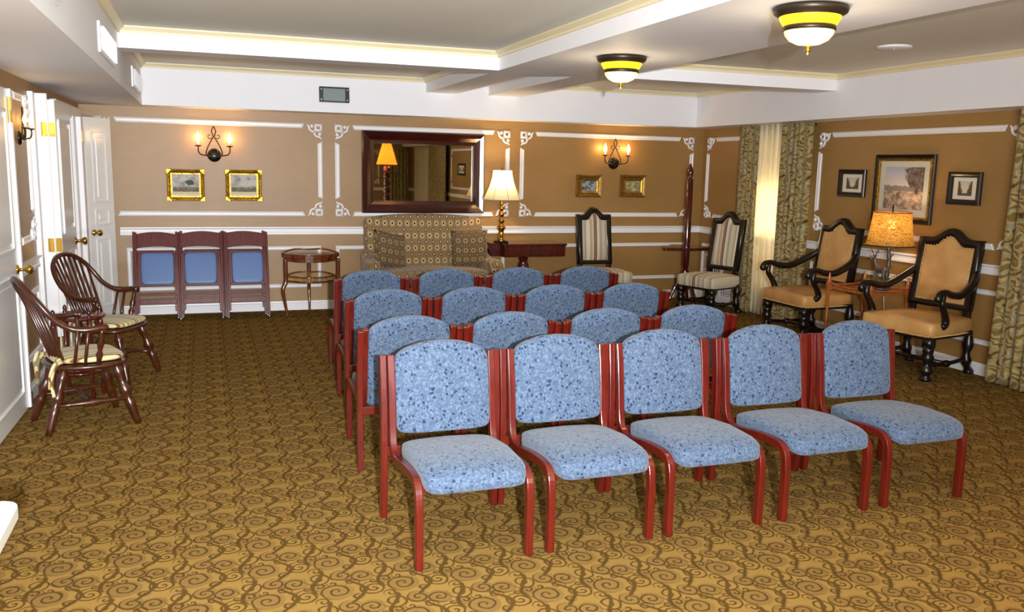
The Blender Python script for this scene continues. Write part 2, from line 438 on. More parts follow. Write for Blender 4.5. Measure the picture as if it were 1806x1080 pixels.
M['leather'] = _leather(); M['gold'] = _gold(); M['dullgold'] = _bronzegold()
_cr, _tn, _br, _gr, _wh = srgb(200, 188, 162), srgb(178, 160, 128), srgb(104, 56, 36), srgb(164, 162, 144), srgb(214, 206, 186)
M['stripe'] = mat_stripe('striped_silk', 0, [(0, _cr), (.10, _gr), (.17, _wh), (.30, _tn), (.36, _cr), (.44, _br), (.475, _tn), (.50, _br), (.54, _wh), (.64, _gr), (.72, _cr), (.84, _tn), (.90, _wh)], .36)
M['plaid'] = mat_stripe('striped_cushion_cloth', 0, [(0, srgb(198, 184, 128)), (.14, srgb(168, 150, 96)), (.22, srgb(208, 198, 150)), (.36, srgb(116, 74, 40)), (.46, srgb(196, 178, 124)), (.54, srgb(126, 120, 84)), (.64, srgb(206, 194, 146)), (.80, srgb(140, 96, 52)), (.86, srgb(200, 184, 130))], .17)
M['shade_ivory'] = mat_translucent('ivory_silk_shade', (250, 236, 206), .55)
M['shade_woven'] = mat_translucent('woven_twine_shade', (236, 186, 92), .5, 70, (150, 96, 30))
M['shade_amber'] = mat_translucent('amber_shade', (236, 160, 60), .55)
def _woven():
    t = NT('woven_twine_shade'); t.t.nodes.remove(t.b)
    c = t.coord(); mp = t.node('ShaderNodeMapping'); t.link(c, mp.inputs[0]); mp.inputs['Scale'].default_value = (1, 1, 3.2)
    n = t.noise(mp.outputs[0], 42, 3, .6, 1.5); col = t.ramp(n, [(.36, srgb(112, 72, 20)), (.52, srgb(196, 146, 66)), (.66, srgb(244, 208, 130))])
    df = t.node('ShaderNodeBsdfDiffuse'); tr = t.node('ShaderNodeBsdfTranslucent'); tp = t.node('ShaderNodeBsdfTransparent'); m1 = t.node('ShaderNodeMixShader'); m2 = t.node('ShaderNodeMixShader')
    t.put(df.inputs[0], col); t.put(tr.inputs[0], col); m1.inputs[0].default_value = .42
    t.link(df.outputs[0], m1.inputs[1]); t.link(tr.outputs[0], m1.inputs[2])
    t.put(m2.inputs[0], t.sstep(n, .60, .68)); t.link(m1.outputs[0], m2.inputs[1]); t.link(tp.outputs[0], m2.inputs[2]); t.link(m2.outputs[0], t.out.inputs[0])
    return t.m
M['shade_woven'] = _woven()
M['sheer'] = mat_translucent('ivory_sheer', (252, 246, 226), .55)
M['bulb'] = emis('lit_bulb', (255, 196, 96), 22)
M['bowl'] = emis('lit_glass_bowl', (255, 206, 100), 2.4, (255, 236, 190), .25)
M['bowl_top'] = emis('lit_amber_glass', (255, 190, 20), 1.7, (240, 180, 40), .25)

# ------------------------------------------------------------------ room shell
struct(MB().box(L-.12, R+.12, FR-.12, D+.12, -.1, 0).build('floor', M['carpet']), 'brown and gold scroll patterned carpet')
struct(MB().box(L-.12, R+.12, D, D+.12, 0, ZC+.1).build('wall_back', M['wall']), 'tan grasscloth wall behind the settee')
struct(MB().box(R, R+.12, FR, 7.56, 0, ZC+.1).box(R, R+.12, 8.44, D, 0, ZC+.1).box(R, R+.12, 7.56, 8.44, 0, .25).box(R, R+.12, 7.56, 8.44, 2.02, ZC+.1).build('wall_right', M['wall']), 'tan grasscloth wall behind the leather armchairs')
struct(MB().box(L-.12, L, FR, D, 0, ZC+.1).build('wall_left', M['wall']), 'wall with the white doors')
struct(MB().box(L-.12, R+.12, FR-.12, FR, 0, ZC+.1).build('wall_front', M['wall']))
struct(MB().box(L-.12, R+.12, FR-.12, D+.12, ZC, ZC+.1).build('ceiling', M['tray']), 'recessed grey tray ceiling')
struct(MB().box(L, R, DS, D, ZS, ZC).build('soffit_back', M['soffit']), 'white boxed soffit along the back wall')
struct(MB().box(L, LS, FR, DS, ZS, ZC).build('soffit_left', M['soffit']), 'white boxed soffit above the doors')
struct(MB().box(RS, R, FR, DS, ZS, ZC).build('soffit_right', M['soffit']), 'white boxed soffit above the curtains')
struct(MB().box(BL, BR, FR, B2-.12, ZB, ZC).build('beam_long', M['soffit']), 'wide white ceiling beam carrying the lamps')
struct(MB().box(LS, BL, B1, B2, ZB, ZC).build('beam_cross_left', M['soffit']))
struct(MB().box(BR, RS, B1, B2, ZB, ZC).build('beam_cross_right', M['soffit']))
struct(MB().box(BL, 2.59, B2-.12, DS, ZB, ZC).build('beam_narrow_left', M['soffit']))
struct(MB().box(2.97, BR, B2-.12, DS, ZB, ZC).build('beam_narrow_right', M['soffit']))
# crown strips round every tray
trim_n = [0]
def trim(label=None):
    trim_n[0] += 1
    return struct(empty('trim_%d' % trim_n[0]), label)
def tray_crown(x0, x1, y0, y1, label):
    t = trim(label); prof = [(0, 0), (.012, -.0), (.045, -.04), (.045, -.052), (.0, -.052)]
    c = .05; h = .045
    for ax, s, a, b, q in (('y', 1, x0, x1, y0), ('y', -1, x0, x1, y1), ('x', 1, y0, y1, x0), ('x', -1, y0, y1, x1)):
        # wedge against the beam side face
        pr = [(q, ZC), (q+s*c, ZC), (q+s*c, ZC-.008), (q+s*.022, ZC-.03), (q+s*.018, ZC-h), (q, ZC-h)]
        if ax == 'y': mb = MB().prism(pr, 'x', a, b)
        else: mb = MB().prism(pr, 'y', a, b)
        mb.build('crown_strip', M['crown'], t)
tray_crown(LS, BL, FR, B1, 'cream crown moulding round the front tray ceiling beside the doors')
tray_crown(LS, BL, B2, DS, 'cream crown moulding round the rear tray ceiling')
tray_crown(BR, RS, FR, B1, 'cream crown moulding round the tray ceiling above the armchairs')
tray_crown(BR, RS, B2, DS, 'cream crown moulding round the corner tray ceiling')

# baseboards and chair rails
def rail_prof(z0, z1, d): return [(0, z0), (d*.6, z0), (d*.6, z0+(z1-z0)*.25), (d*.45, z0+(z1-z0)*.35), (d*.45, z0+(z1-z0)*.7), (d, z0+(z1-z0)*.85), (d, z1), (0, z1)]
def along_back(prof, x0, x1, name, mat=None): return MB().prism([(D-a, z) for a, z in prof], 'x', x0, x1).build(name, mat or M['white'])
def along_right(prof, y0, y1, name): return MB().prism([(R-a, z) for a, z in prof], 'y', y0, y1).build(name, M['white'])
def along_left(prof, y0, y1, name): return MB().prism([(L+a, z) for a, z in prof], 'y', y0, y1).build(name, M['white'])
BASE = [(0, 0), (.018, 0), (.018, .075), (.010, .085), (.008, .097), (0, .097)]
struct(along_back(BASE, -.80, R, 'baseboard_back')); struct(along_right(BASE, FR, D, 'baseboard_right'))
RAIL = rail_prof(.822, .902, .032)
_c = trim('white chair rail along the back wall'); o = along_back(RAIL, -.80, R, 'rail'); o.parent = _c
_c = trim('white chair rail along the wall behind the armchairs'); o = along_right(RAIL, FR, D, 'rail'); o.parent = _c
_c = trim('short white chair rail between the white doors'); o = along_left(RAIL, 6.05, 6.86, 'rail'); o.parent = _c
struct(along_left(BASE, 6.05, 6.86, 'baseboard_left'))

# panel mouldings: strips with mitred ends and scroll corners.  place(u,d,z): u along the wall, d out of it
def strip_mesh(place, u0, u1, z0, z1, horiz, outer):
    "one moulding strip; outer=+1 if the outer (longer) side is at the high z / high u"
    w_ = (z1-z0) if horiz else (u1-u0); e = w_*.45; mb = MB()
    def ring(d, ins):
        if horiz:
            lo, hi = z0+ins, z1-ins
            ea, eb = (e, 0) if outer > 0 else (0, e)
            return [place(u0+ea+ins, d, lo), place(u1-ea-ins, d, lo), place(u1-eb-ins, d, hi), place(u0+eb+ins, d, hi)]
        lo, hi = u0+ins, u1-ins
        ea, eb = (e, 0) if outer > 0 else (0, e)
        return [place(lo, d, z0+ea+ins), place(hi, d, z0+eb+ins), place(hi, d, z1-eb-ins), place(lo, d, z1-ea-ins)]
    vs = ring(0, 0)+ring(.010, 0)+ring(.018, w_*.18)+ring(.013, w_*.34)+ring(.013, w_*.42)
    fs = []
    for k in range(4):
        for i in range(4): fs.append((k*4+i, k*4+(i+1) % 4, k*4+4+(i+1) % 4, k*4+4+i))
    fs += [(3,2,1,0), (16,17,18,19)]
    mb.add(vs, fs); return mb
def ornament(place, uc, zc, su, sz):
    "scroll corner with the outer corner at (uc,zc), growing su in u and sz in z"
    mb = MB(); P = lambda a, b, d=.0: place(uc+su*a, d, zc+sz*b)
    q, t_ = .080, .024
    for a0, a1, b0, b1 in ((0, q, 0, t_), (0, q, q-t_, q), (0, t_, t_, q-t_), (q-t_, q, t_, q-t_)):
        vs = [P(a, b, d) for d in (0, .016) for a, b in ((a0, b0), (a1, b0), (a1, b1), (a0, b1))]
        mb.add(vs, [(3,2,1,0), (4,5,6,7), (0,1,5,4), (1,2,6,5), (2,3,7,6), (3,0,4,7)])
    for sw in (0, 1):
        f = (lambda a, b, d=.008: P(a, b, d)) if not sw else (lambda a, b, d=.008: P(b, a, d))
        pts = smooth([f(.066, .078), f(.090, .082), f(.116, .074), f(.134, .052), f(.138, .026), f(.158, .008)], 3)
        mb.tube(pts, [.012]*(len(pts)-3)+[.011, .009, .006], 6)
        c = f(.106, .024, .006)
        vs0 = len(mb.v); mb.superq(.021, .021, .021, 1, 1, 8, 6); mb.v[vs0:] = [tuple(Vector(p)+Vector(c)) for p in mb.v[vs0:]]
        mb.tube([f(.118, .040), f(.106, .024)], .010, 6)
    return mb
def panel(place, u0, u1, z0, z1, label, ornate=True, wd=.05):
    t = trim(label); g = .185
    if ornate:
        for zz, ou in ((z1-wd, 1), (z0, -1)): strip_mesh(place, u0+g, u1-g, zz, zz+wd, True, ou).build('moulding_strip', M['white'], t)
        for uu, ou in ((u1-wd, 1), (u0, -1)): strip_mesh(place, uu, uu+wd, z0+g, z1-g, False, ou).build('moulding_strip', M['white'], t)
        for uc, su in ((u0, 1), (u1, -1)):
            for zc, sz in ((z0, 1), (z1, -1)): ornament(place, uc, zc, su, sz).build('corner_ornament', M['white'], t, True)
    else:
        for zz, ou in ((z1-wd, 1), (z0, -1)): strip_mesh(place, u0, u1, zz, zz+wd, True, ou).build('moulding_strip', M['white'], t)
        for uu, ou in ((u1-wd, 1), (u0, -1)): strip_mesh(place, uu, uu+wd, z0, z1, False, ou).build('moulding_strip', M['white'], t)
pb = lambda u, d, z: (u, D-d, z)
pr_ = lambda u, d, z: (R-d, u, z)
pl_ = lambda u, d, z: (L+d, u, z)
PZ0, PZ1 = 1.015, 1.992
panel(pb, -1.0, 1.214, PZ0, PZ1, 'white scroll-cornered panel moulding round the two gilt landscapes')
panel(pb, 1.348, 3.337, PZ0, PZ1, 'white scroll-cornered panel moulding round the mirror')
panel(pb, 3.465, 5.753, PZ0, PZ1, 'white scroll-cornered panel moulding round the two small bronze-framed pictures')
panel(pr_, 8.30, 9.455, PZ0, PZ1, 'white scroll-cornered panel moulding in the corner beside the curtains')
panel(pr_, 5.0, 7.37, PZ0, PZ1, 'white scroll-cornered panel moulding round the three pictures above the armchairs')
panel(pl_, 6.12, 6.80, PZ0, PZ1, 'white scroll-cornered panel moulding between the white doors')
for a, b, s in ((-.75, 1.19, 'behind the folded chairs'), (1.346, 3.30, 'behind the settee'), (3.475, 5.76, 'behind the striped chair')): panel(pb, a, b, .245, .695, 'plain white lower panel moulding '+s, False, .042)
for a, b, s in ((8.30, 9.45, 'under the corner panel'), (5.0, 7.37, 'behind the leather armchairs')): panel(pr_, a, b, .245, .695, 'plain white lower panel moulding '+s, False, .042)
panel(pl_, 6.12, 6.80, .245, .695, 'plain white lower panel moulding between the doors', False, .042)
# mirror-side panels behind the camera
panel(pr_, -2.2, .6, PZ0, PZ1, 'scroll-cornered panel moulding behind the viewer'); panel(lambda u, d, z: (u, FR+d, z), 2.2, 4.9, PZ0, PZ1, 'scroll-cornered panel moulding on the front wall')
_c = trim('white chair rail along the front wall'); o = MB().prism([(FR+a, z) for a, z in RAIL], 'x', L, R).build('rail', M['white']); o.parent = _c

# ------------------------------------------------------------------ window and curtains
wn = struct(empty('window_1', (R+.06, 8.0, 1.13)), 'window behind the ivory sheer')
f = MB()
for a, b, c_, d_ in ((-.44, -.39, -.88, .89), (.39, .44, -.88, .89), (-.39, .39, -.88, -.83), (-.39, .39, .84, .89), (-.02, .02, -.83, .84), (-.39, .39, -.02, .02)): f.box(-.03, .03, a, b, c_, d_)
f.build('window_frame', M['white'], wn)
MB().box(.031, .036, -.39, .39, -.83, .84).build('pane', emis('daylit_pane', (255, 232, 190), .6), wn)

def drape(name, place, u0, u1, z0, z1, nf, amp, mat, label, cat, flare=0.0, group=None, seed=0, solid=.006):
    "pleated cloth along u hanging from z1 to z0"
    rnd = random.Random(seed); ph = [rnd.uniform(-.5, .5) for _ in range(nf+2)]
    nu, nv = nf*10, 24; width = u1-u0
    def fn(i, j):
        z = z0+(z1-z0)*j; k = i*nf
        grow = 1+flare*(1-j)
        u = (u0+u1)/2+(i-.5)*width*grow
        a = amp*(.7+.3*(1-j))
        d = a*math.sin(2*PI*k+ph[int(k)]*(1-j)*1.2)+a*.35*math.sin(2*PI*k*2.3+1.3+2*j)+.012*(1-j)*math.sin(9*i)
        return place(u+.25*width/nf*math.sin(2*PI*k+1.0+ph[int(k)]), d, z)
    mb = MB().grid(fn, nu, nv, lambda i, j: (i*width*1.7+seed*.13, z0+(z1-z0)*j))
    o = mb.build(name, mat, None, True, solid=solid)
    return tag(o, label, cat, group)
pc = lambda off: (lambda u, d, z: (R-off+d, u, z))
drape('curtain', pc(.11), 8.24, 8.58, .015, 2.10, 4, .032, M['curtain'], 'narrow olive damask curtain panel behind the striped corner chair', 'curtain', .06, 'damask curtains', 1)
drape('curtain', pc(.12), 7.34, 7.80, .015, 2.10, 5, .035, M['curtain'], 'olive damask curtain panel hanging behind the armchair beside the sheer', 'curtain', .05, 'damask curtains', 2)
drape('curtain', pc(.13), 4.40, 4.97, .01, 2.10, 6, .04, M['curtain'], 'olive damask curtain panel at the picture edge by the nearer armchair', 'curtain', .10, 'damask curtains', 3)
drape('sheer_curtain', pc(.075), 7.74, 8.30, .02, 2.10, 6, .018, M['sheer'], 'ivory sheer curtain glowing between two damask panels', 'curtain', .0, None, 4, .002)
light('daylight_behind_sheer', 'AREA', (R+.02, 8.0, 1.15), 15, (1.0, .86, .60), (.6, 1.65), (0, PI/2, 0))
tag(MB().tube([(R-.04, 7.40, 2.075), (R-.04, 8.54, 2.075)], .012, 8).build('curtain_rod', M['bronze']), 'thin curtain rod tucked under the soffit above the sheer', 'rod')

# ------------------------------------------------------------------ doors on the left wall
def door_leaf(name, wd, ht, panels, label, loc, rz, th=.045, knob=None, hinges=(), astragal=False, mat='door'):
    "leaf from x=0 to wd, face toward -y"
    r = struct(empty(name, loc, rz), label)
    MB().box(0, wd, 0, th, .012, ht).build('leaf', M[mat], r, bevel=.003)
    for x0, x1, z0, z1 in panels:
        mb = MB(); e = .018
        for (a, b, c_, d_) in ((x0, x1, z0, z0+e), (x0, x1, z1-e, z1), (x0, x0+e, z0+e, z1-e), (x1-e, x1, z0+e, z1-e)): mb.box(a, b, -.012, .002, c_, d_)
        mb.build('panel_moulding', M[mat], r, bevel=.006)
        MB().box(x0+.05, x1-.05, -.007, .002, z0+.05, z1-.05).build('raised_panel', M[mat], r, bevel=.006, seg=1)
    if knob:
        x, z = knob; k = MB()
        for s in (-1,):
            k.lathe([(.028, 0), (.028, .012), (.011, .018), (.010, .055), (.016, .062), (.030, .085), (.030, .098), (.018, .110), (0, .112)], 16, axis=None) if False else None
            k.lathe([(.030, 0), (.030, .08), (.011, .14), (.010, .45), (.018, .55), (.031, .75), (.031, .88), (.02, .98), (0, 1.0)], 16, axis=((x, 0, z), (x, -.085, z)))
        k.build('knob', M['brass'], r, True)
    for x, z in hinges: MB().box(x-.002, x+.002, -.002, th*.95, z-.05, z+.05).tube([(x, -.006, z-.05), (x, -.006, z+.05)], .007, 8).build('hinge', M['brass'], r)
    if astragal:
        MB().box(wd-.012, wd+.024, -.016, .0, .015, ht).build('astragal', M['white'], r, bevel=.003)
        MB().box(wd-.022, wd-.006, -.018, -.004, ht-.20, ht-.05).build('flush_bolt', M['brass'], r)
        MB().box(wd+.006, wd+.016, -.022, -.014, .03, .11).build('flush_bolt', M['iron'], r)
    return r
# near leaf: latch edge at (-1.085,6.03), hinged toward the camera
door_leaf('door_1', 1.30, 1.985, [(.30, 1.17, 1.02, 1.86), (.30, 1.17, .13, .88)], 'near white two-panel door with brass knob behind the spindle chair', (-1.112, 4.737, 0), PI/2-.02, knob=(1.235, .90), astragal=True)
# wall casing + open leaf folded back
cs = struct(empty('trim_40'), 'white door casing between the open doors')
MB().box(L, L+.035, 6.86, 6.93, 0, 2.03).build('casing', M['white'], cs, bevel=.004)
MB().box(L, L+.05, 7.80, 9.36, 1.93, 2.04).build('casing_head', M['white'], cs, bevel=.006)
MB().box(L, L+.09, 7.06, 7.10, .0, 2.03).build('jamb', M['white'], cs)
d2 = door_leaf('door_2', .76, 1.99, [(.10, .66, 1.02, 1.86), (.10, .66, .13, .88)], 'white door folded flat against the wall with brass hinges', (-.985, 7.08, 0), PI/2, hinges=(), knob=(.70, .92))
for z in (1.78, .95, .22):
    MB().box(.0, .040, -.003, 0, z-.05, z+.05).build('hinge_leaf', M['brass'], d2).location = (0, 0, 0)
for o in [c for c in d2.children if c.name.startswith('hinge_leaf')]:
    o.rotation_euler = (0, 0, PI/2); o.location = (-.0005, .002, 0)
for z in (1.78, .95, .22): MB().box(L+.045, L+.085, 7.056, 7.06, z-.05, z+.05).build('hinge_leaf', M['brass'], cs)
# further doorway: closed panelled leaf between jambs
MB().box(L, L+.07, 7.93, 8.02, 0, 1.95).build('jamb', M['white'], cs, bevel=.004)
MB().box(L, L+.03, 8.02, 8.66, .02, 1.93).build('closed_leaf', M['door'], cs)
MB().box(L, L+.06, 8.66, 8.82, 0, 1.95).build('jamb', M['white'], cs, bevel=.004)
MB().box(L, L+.10, 8.82, 8.95, 0, 1.95).build('jamb', M['white'], cs, bevel=.004)
MB().box(L, L+.06, 8.95, 9.36, 0, 1.95).build('casing', M['white'], cs, bevel=.004)
MB().box(L+.02, L+.062, 9.02, 9.04, 1.73, 1.83).box(L+.1, L+.104, 8.84, 8.93, 1.73, 1.83).build('hinge_leaf', M['brass'], cs)
door_leaf('door_3', .34, 1.965, [(.075, .265, 1.16, 1.83), (.075, .265, .94, 1.10), (.075, .265, .14, .82)], 'narrow far white door ajar in the corner with dark brass knob', (-1.03, 9.15, 0), .95, knob=(.05, .875))

# ------------------------------------------------------------------ ceiling lamps
def ceiling_lamp(x, y, label, power=6):
    t = thing('ceiling_lamp', label, 'lamp', (x, y, ZB), 0, 'bronze flush lamps along the beam')
    MB().lathe([(.0, 0), (.165, 0), (.172, -.012), (.165, -.03), (.140, -.045), (.135, -.05)], 40).build('canopy', M['bronze'], t, True)
    MB().lathe([(.142, -.036), (.138, -.055), (.122, -.082), (.112, -.088)], 40, cap=False).build('upper_glass', M['bowl_top'], t, True)
    MB().lathe([(.106, -.084), (.118, -.086), (.120, -.106), (.106, -.112)], 40, cap=False).build('band', M['bronze'], t, True)
    MB().lathe([(.114, -.106), (.108, -.126), (.088, -.150), (.055, -.166), (.015, -.172), (0, -.172)], 40).build('glass_bowl', M['bowl'], t, True)
    MB().lathe([(0, -.168), (.014, -.172), (.008, -.180), (.016, -.192), (.010, -.204), (.005, -.210), (0, -.216)], 12).build('finial', M['brass'], t, True)
    lo = light('ceiling_lamp_light', 'POINT', (0, 0, -.32), power, (1.0, .82, .56), .10); lo.parent = t
    return t
ceiling_lamp(2.74, 5.55, 'far bronze flush ceiling lamp with glowing glass bowl')
ceiling_lamp(2.69, 3.50, 'near bronze flush ceiling lamp with glowing glass bowl, larger in view')
for k, y in enumerate((1.45, -.6, -2.65, -4.7)): ceiling_lamp(2.72, y, 'added bronze flush ceiling lamp out of view, %s behind the near one' % ('first', 'second', 'third', 'fourth')[k], 15)  # unseen lamps added along the beam to raise the fill light

# ceiling disc, vents, wall speaker
t = thing('ceiling_disc', 'flat white round ceiling speaker cover in the tray above the armchairs', 'cover', (4.69, 5.14, ZC))
MB().lathe([(0, 0), (.12, 0), (.12, -.008), (.105, -.016), (0, -.016)], 32).build('cover', M['white'], t, True)
MB().lathe([(.008, -.016), (.008, -.020), (0, -.020)], 10).build('screw', M['steel'], t)
def vent_left(y0, y1, label):
    t = thing('air_vent', label, 'vent', (LS, (y0+y1)/2, 2.258)); h, w_ = .085, (y1-y0)/2
    mb = MB()
    for a, b, c_, d_ in ((-w_, w_, -h, -h+.02), (-w_, w_, h-.02, h), (-w_, -w_+.04, -h+.02, h-.02), (w_-.04, w_, -h+.02, h-.02)): mb.box(0, .014, a, b, c_, d_)
    mb.build('frame', M['white'], t, bevel=.003)
    MB().box(0, .004, -w_+.04, w_-.04, -h+.02, h-.02).build('back_plate', M['dark'], t)
    n = max(6, int((2*w_-.08)/.055)); st = (2*w_-.08)/n
    for i in range(n):
        y = -w_+.04+st*(i+.5); MB().bar((.008, y, -h+.02), (.008, y, h-.02), .004, st*.8, (1, .6, 0)).build('slat', M['white'], t)
vent_left(5.50, 6.40, 'white air register in the left soffit, middle one of three')
vent_left(7.97, 8.95, 'white air register in the left soffit, nearest the back wall')
vent_left(3.05, 3.95, 'white air register in the left soffit cut by the picture top')
t = thing('wall_speaker', 'black framed grey speaker grille set in the back soffit', 'speaker', (1.303, DS, 2.279))
mb = MB()
for a, b, c_, d_ in ((-.152, .152, -.078, -.062), (-.152, .152, .062, .078), (-.152, -.112, -.062, .062), (.112, .152, -.062, .062)): mb.box(a, b, -.016, 0, c_, d_)
mb.build('frame', M['black'], t, bevel=.002)
MB().box(-.112, .112, -.009, 0, -.062, .062).build('grille', M['grille'], t)
for a in (-.132, .132):
    for c_ in (-.052, .052): MB().lathe([(.009, 0), (.009, .6), (.005, 1), (0, 1)], 10, axis=((a, -.016, c_), (a, -.022, c_))).build('screw', M['steel'], t)
def vent_right(yc, zc, w_, h, label):
    t = thing('wall_vent', label, 'vent', (R, yc, zc)); mb = MB(); e = .035
    for a, b, c_, d_ in ((-w_, w_, -h, -h+e), (-w_, w_, h-e, h), (-w_, -w_+e, -h+e, h-e), (w_-e, w_, -h+e, h-e)): mb.box(-.02, 0, a, b, c_, d_)
    mb.build('frame', M['white'], t, bevel=.004)
    MB().box(-.003, 0, -w_+e, w_-e, -h+e, h-e).build('back_plate', M['dark'], t)
    for i in range(7):
        y = -w_+e+(2*(w_-e))*(i+.5)/7; MB().box(-.014, -.006, y-.006, y+.006, -h+e, h-e).build('slat', M['white'], t)
    for i in range(3):
        z = -h+e+(2*(h-e))*(i+.5)/3; MB().box(-.012, -.005, -w_+e, w_-e, z-.004, z+.004).build('cross_bar', M['white'], t)
vent_right(9.16, .435, .20, .145, 'white wall register beside the corner stand')
vent_right(8.86, .115, .17, .10, 'low white floor register under the striped corner chair')

# ------------------------------------------------------------------ wall sconces
def sconce(name_label, loc, rz, power=5.5):
    t = thing('wall_sconce', name_label, 'sconce', loc, rz, 'two-candle wrought iron sconces')   # local: wall plane y=0, out -y
    MB().lathe([(.062, 0), (.062, .4), (.045, 1.0), (0, 1.0)], 24, axis=((0, 0, -.115), (0, -.022, -.115))).build('backplate', M['black'], t, True)
    mb = MB(); y = -.035
    for s in (-1, 1):
        pts = smooth([(0, y, -.10), (s*.035, y, -.128), (s*.066, y, -.118), (s*.070, y, -.085), (s*.045, y, -.02), (s*.012, y, .04), (s*.006, y, .06), (s*.018, y, .10), (s*.010, y, .13), (0, y, .150)], 4)
        mb.tube(pts, .0055, 6)
        pts = smooth([(s*.010, y, .045), (s*.040, y, .038), (s*.052, y, .058), (s*.040, y, .072), (s*.028, y, .064)], 4); mb.tube(pts, .0035, 6)
        pts = smooth([(s*.02, y, -.10), (s*.045, y, -.085), (s*.05, y, -.105), (s*.035, y, -.115)], 3); mb.tube(pts, .006, 6)
    mb.tube([(0, -.02, -.11), (0, y, -.10)], .01, 8)
    mb.build('iron_scroll', M['iron'], t, True)
    for s in (-1, 1):
        MB().tube(smooth([(s*.03, y, -.125), (s*.075, y-.01, -.118), (s*.118, y-.03, -.110), (s*.138, y-.04, -.080), (s*.138, y-.04, -.038)], 4), .0055, 6).build('arm', M['iron'], t, True)
        MB().lathe([(.006, -.040), (.028, -.034), (.030, -.028), (.010, -.026), (0, -.026)], 16, (s*.138, y-.04, 0)).build('drip_pan', M['iron'], t, True)
        MB().lathe([(.010, -.028), (.010, .004), (0, .004)], 10, (s*.138, y-.04, 0)).build('candle_sleeve', M['cream'], t, True)
        MB().lathe([(.008, .002), (.016, .016), (.020, .034), (.017, .052), (.009, .074), (.002, .094), (0, .096)], 12, (s*.138, y-.04, 0)).build('bulb', M['bulb'], t, True)
        lo = light('sconce_light', 'POINT', (s*.138, y-.045, .045), power, WARM2, .03); lo.parent = t
    return t
sconce('two-candle iron sconce above the pair of gilt landscapes', (.12, D, 1.765), 0).scale = (1.1, 1.1, 1.1)
sconce('two-candle iron sconce above the two small bronze-framed pictures', (4.66, D, 1.78), .0).scale = (1.1, 1.1, 1.1)
s3 = sconce('two-candle iron sconce on the wall between the white doors', (L, 6.50, 1.79), PI/2, .25); s3.scale = (.75, .75, .75)
# ------------------------------------------------------------------ pictures and mirror
def art(name, kind):
    t = NT(name); x, y, z = t.sep(t.coord('Generated')); v = z; u = x if kind < 10 else y
    k = kind % 10
    n = t.noise(t.comb(u, v, k*3.7), 3.0+k*.3, 5, .6); n2 = t.noise(t.comb(u, v, k*1.3+9), 9, 4, .7)
    if k in (0, 1):      # sepia/grey wash landscapes
        sky = t.ramp(n, [(.3, srgb(120, 116, 116)), (.55, srgb(206, 200, 190)), (.75, srgb(180, 172, 164))])
        hgt = t.math('ADD', .34, t.math('MULTIPLY', t.math('SUBTRACT', n2, .5), .5))
        land = t.ramp(n2, [(.3, srgb(58, 60, 58)), (.55, srgb(120, 110, 88)), (.75, srgb(206, 190, 150))])
        col = t.mix(t.sstep(v, .30, .46), land, sky)
        dx = t.math('SUBTRACT', u, .66); dz = t.math('SUBTRACT', v, .60)
        rr = t.math('ADD', t.math('POWER', t.math('ADD', t.math('MULTIPLY', dx, dx), t.math('MULTIPLY', t.math('MULTIPLY', dz, dz), 1.6)), .5), t.math('MULTIPLY', t.math('SUBTRACT', n2, .5), .30))
        if k == 0: col = t.mix(t.sstep(rr, .22, .14), col, srgb(70, 78, 78))
        col = t.mix(t.sstep(v, .16, .12), col, srgb(222, 206, 166))
    elif k in (2, 3):    # dark figure groups
        col = t.ramp(t.math('ADD', t.math('MULTIPLY', n, .6), t.math('MULTIPLY', n2, .4)), [(.34, srgb(28, 34, 38)), (.46, srgb(84, 92, 98)), (.56, srgb(178, 186, 190)), (.66, srgb(60, 64, 68))] if k == 2 else
                     [(.34, srgb(70, 62, 36)), (.5, srgb(148, 138, 92)), (.62, srgb(206, 198, 154)), (.7, srgb(110, 100, 62))])
    elif k == 4:         # park landscape with tree at the side
        sky = t.ramp(v, [(.45, srgb(222, 208, 190)), (1.0, srgb(168, 172, 190))])
        land = t.ramp(n2, [(.3, srgb(96, 76, 62)), (.5, srgb(176, 148, 124)), (.7, srgb(226, 204, 178))])
        col = t.mix(t.sstep(v, .40, .47), land, sky)
        hz_ = t.math('MULTIPLY', t.sstep(t.math('ADD', v, t.math('MULTIPLY', n2, .16)), .66, .62), t.sstep(v, .42, .44))
        col = t.mix(t.math('MULTIPLY', hz_, .8), col, srgb(110, 94, 86))
        dx = t.math('SUBTRACT', u, .14); dz = t.math('SUBTRACT', v, .80)
        rr = t.math('ADD', t.math('POWER', t.math('ADD', t.math('MULTIPLY', dx, dx), t.math('MULTIPLY', t.math('MULTIPLY', dz, dz), .8)), .5), t.math('MULTIPLY', t.math('SUBTRACT', n2, .5), .42))
        col = t.mix(t.sstep(rr, .36, .26), col, t.ramp(n2, [(.35, srgb(72, 58, 54)), (.65, srgb(142, 122, 108))]))
    else:                # misty river views
        sky = t.ramp(v, [(.4, srgb(226, 214, 190)), (1, srgb(196, 200, 196))])
        e = t.math('ABSOLUTE', t.math('SUBTRACT', u, .5))
        trees = t.sstep(t.math('SUBTRACT', t.math('ADD', t.math('MULTIPLY', e, 1.5), t.math('MULTIPLY', n2, .9)), t.math('MULTIPLY', v, .45)), .52, .66)
        col = t.mix(trees, sky, t.ramp(n2, [(.3, srgb(48, 40, 20)), (.7, srgb(132, 104, 60))]))
        col = t.mix(t.sstep(v, .22, .14), col, srgb(90, 84, 70))
    t.set(color=t.mix(.10, col, srgb(70, 60, 48)), rough=.6, spec=.25); return t.m
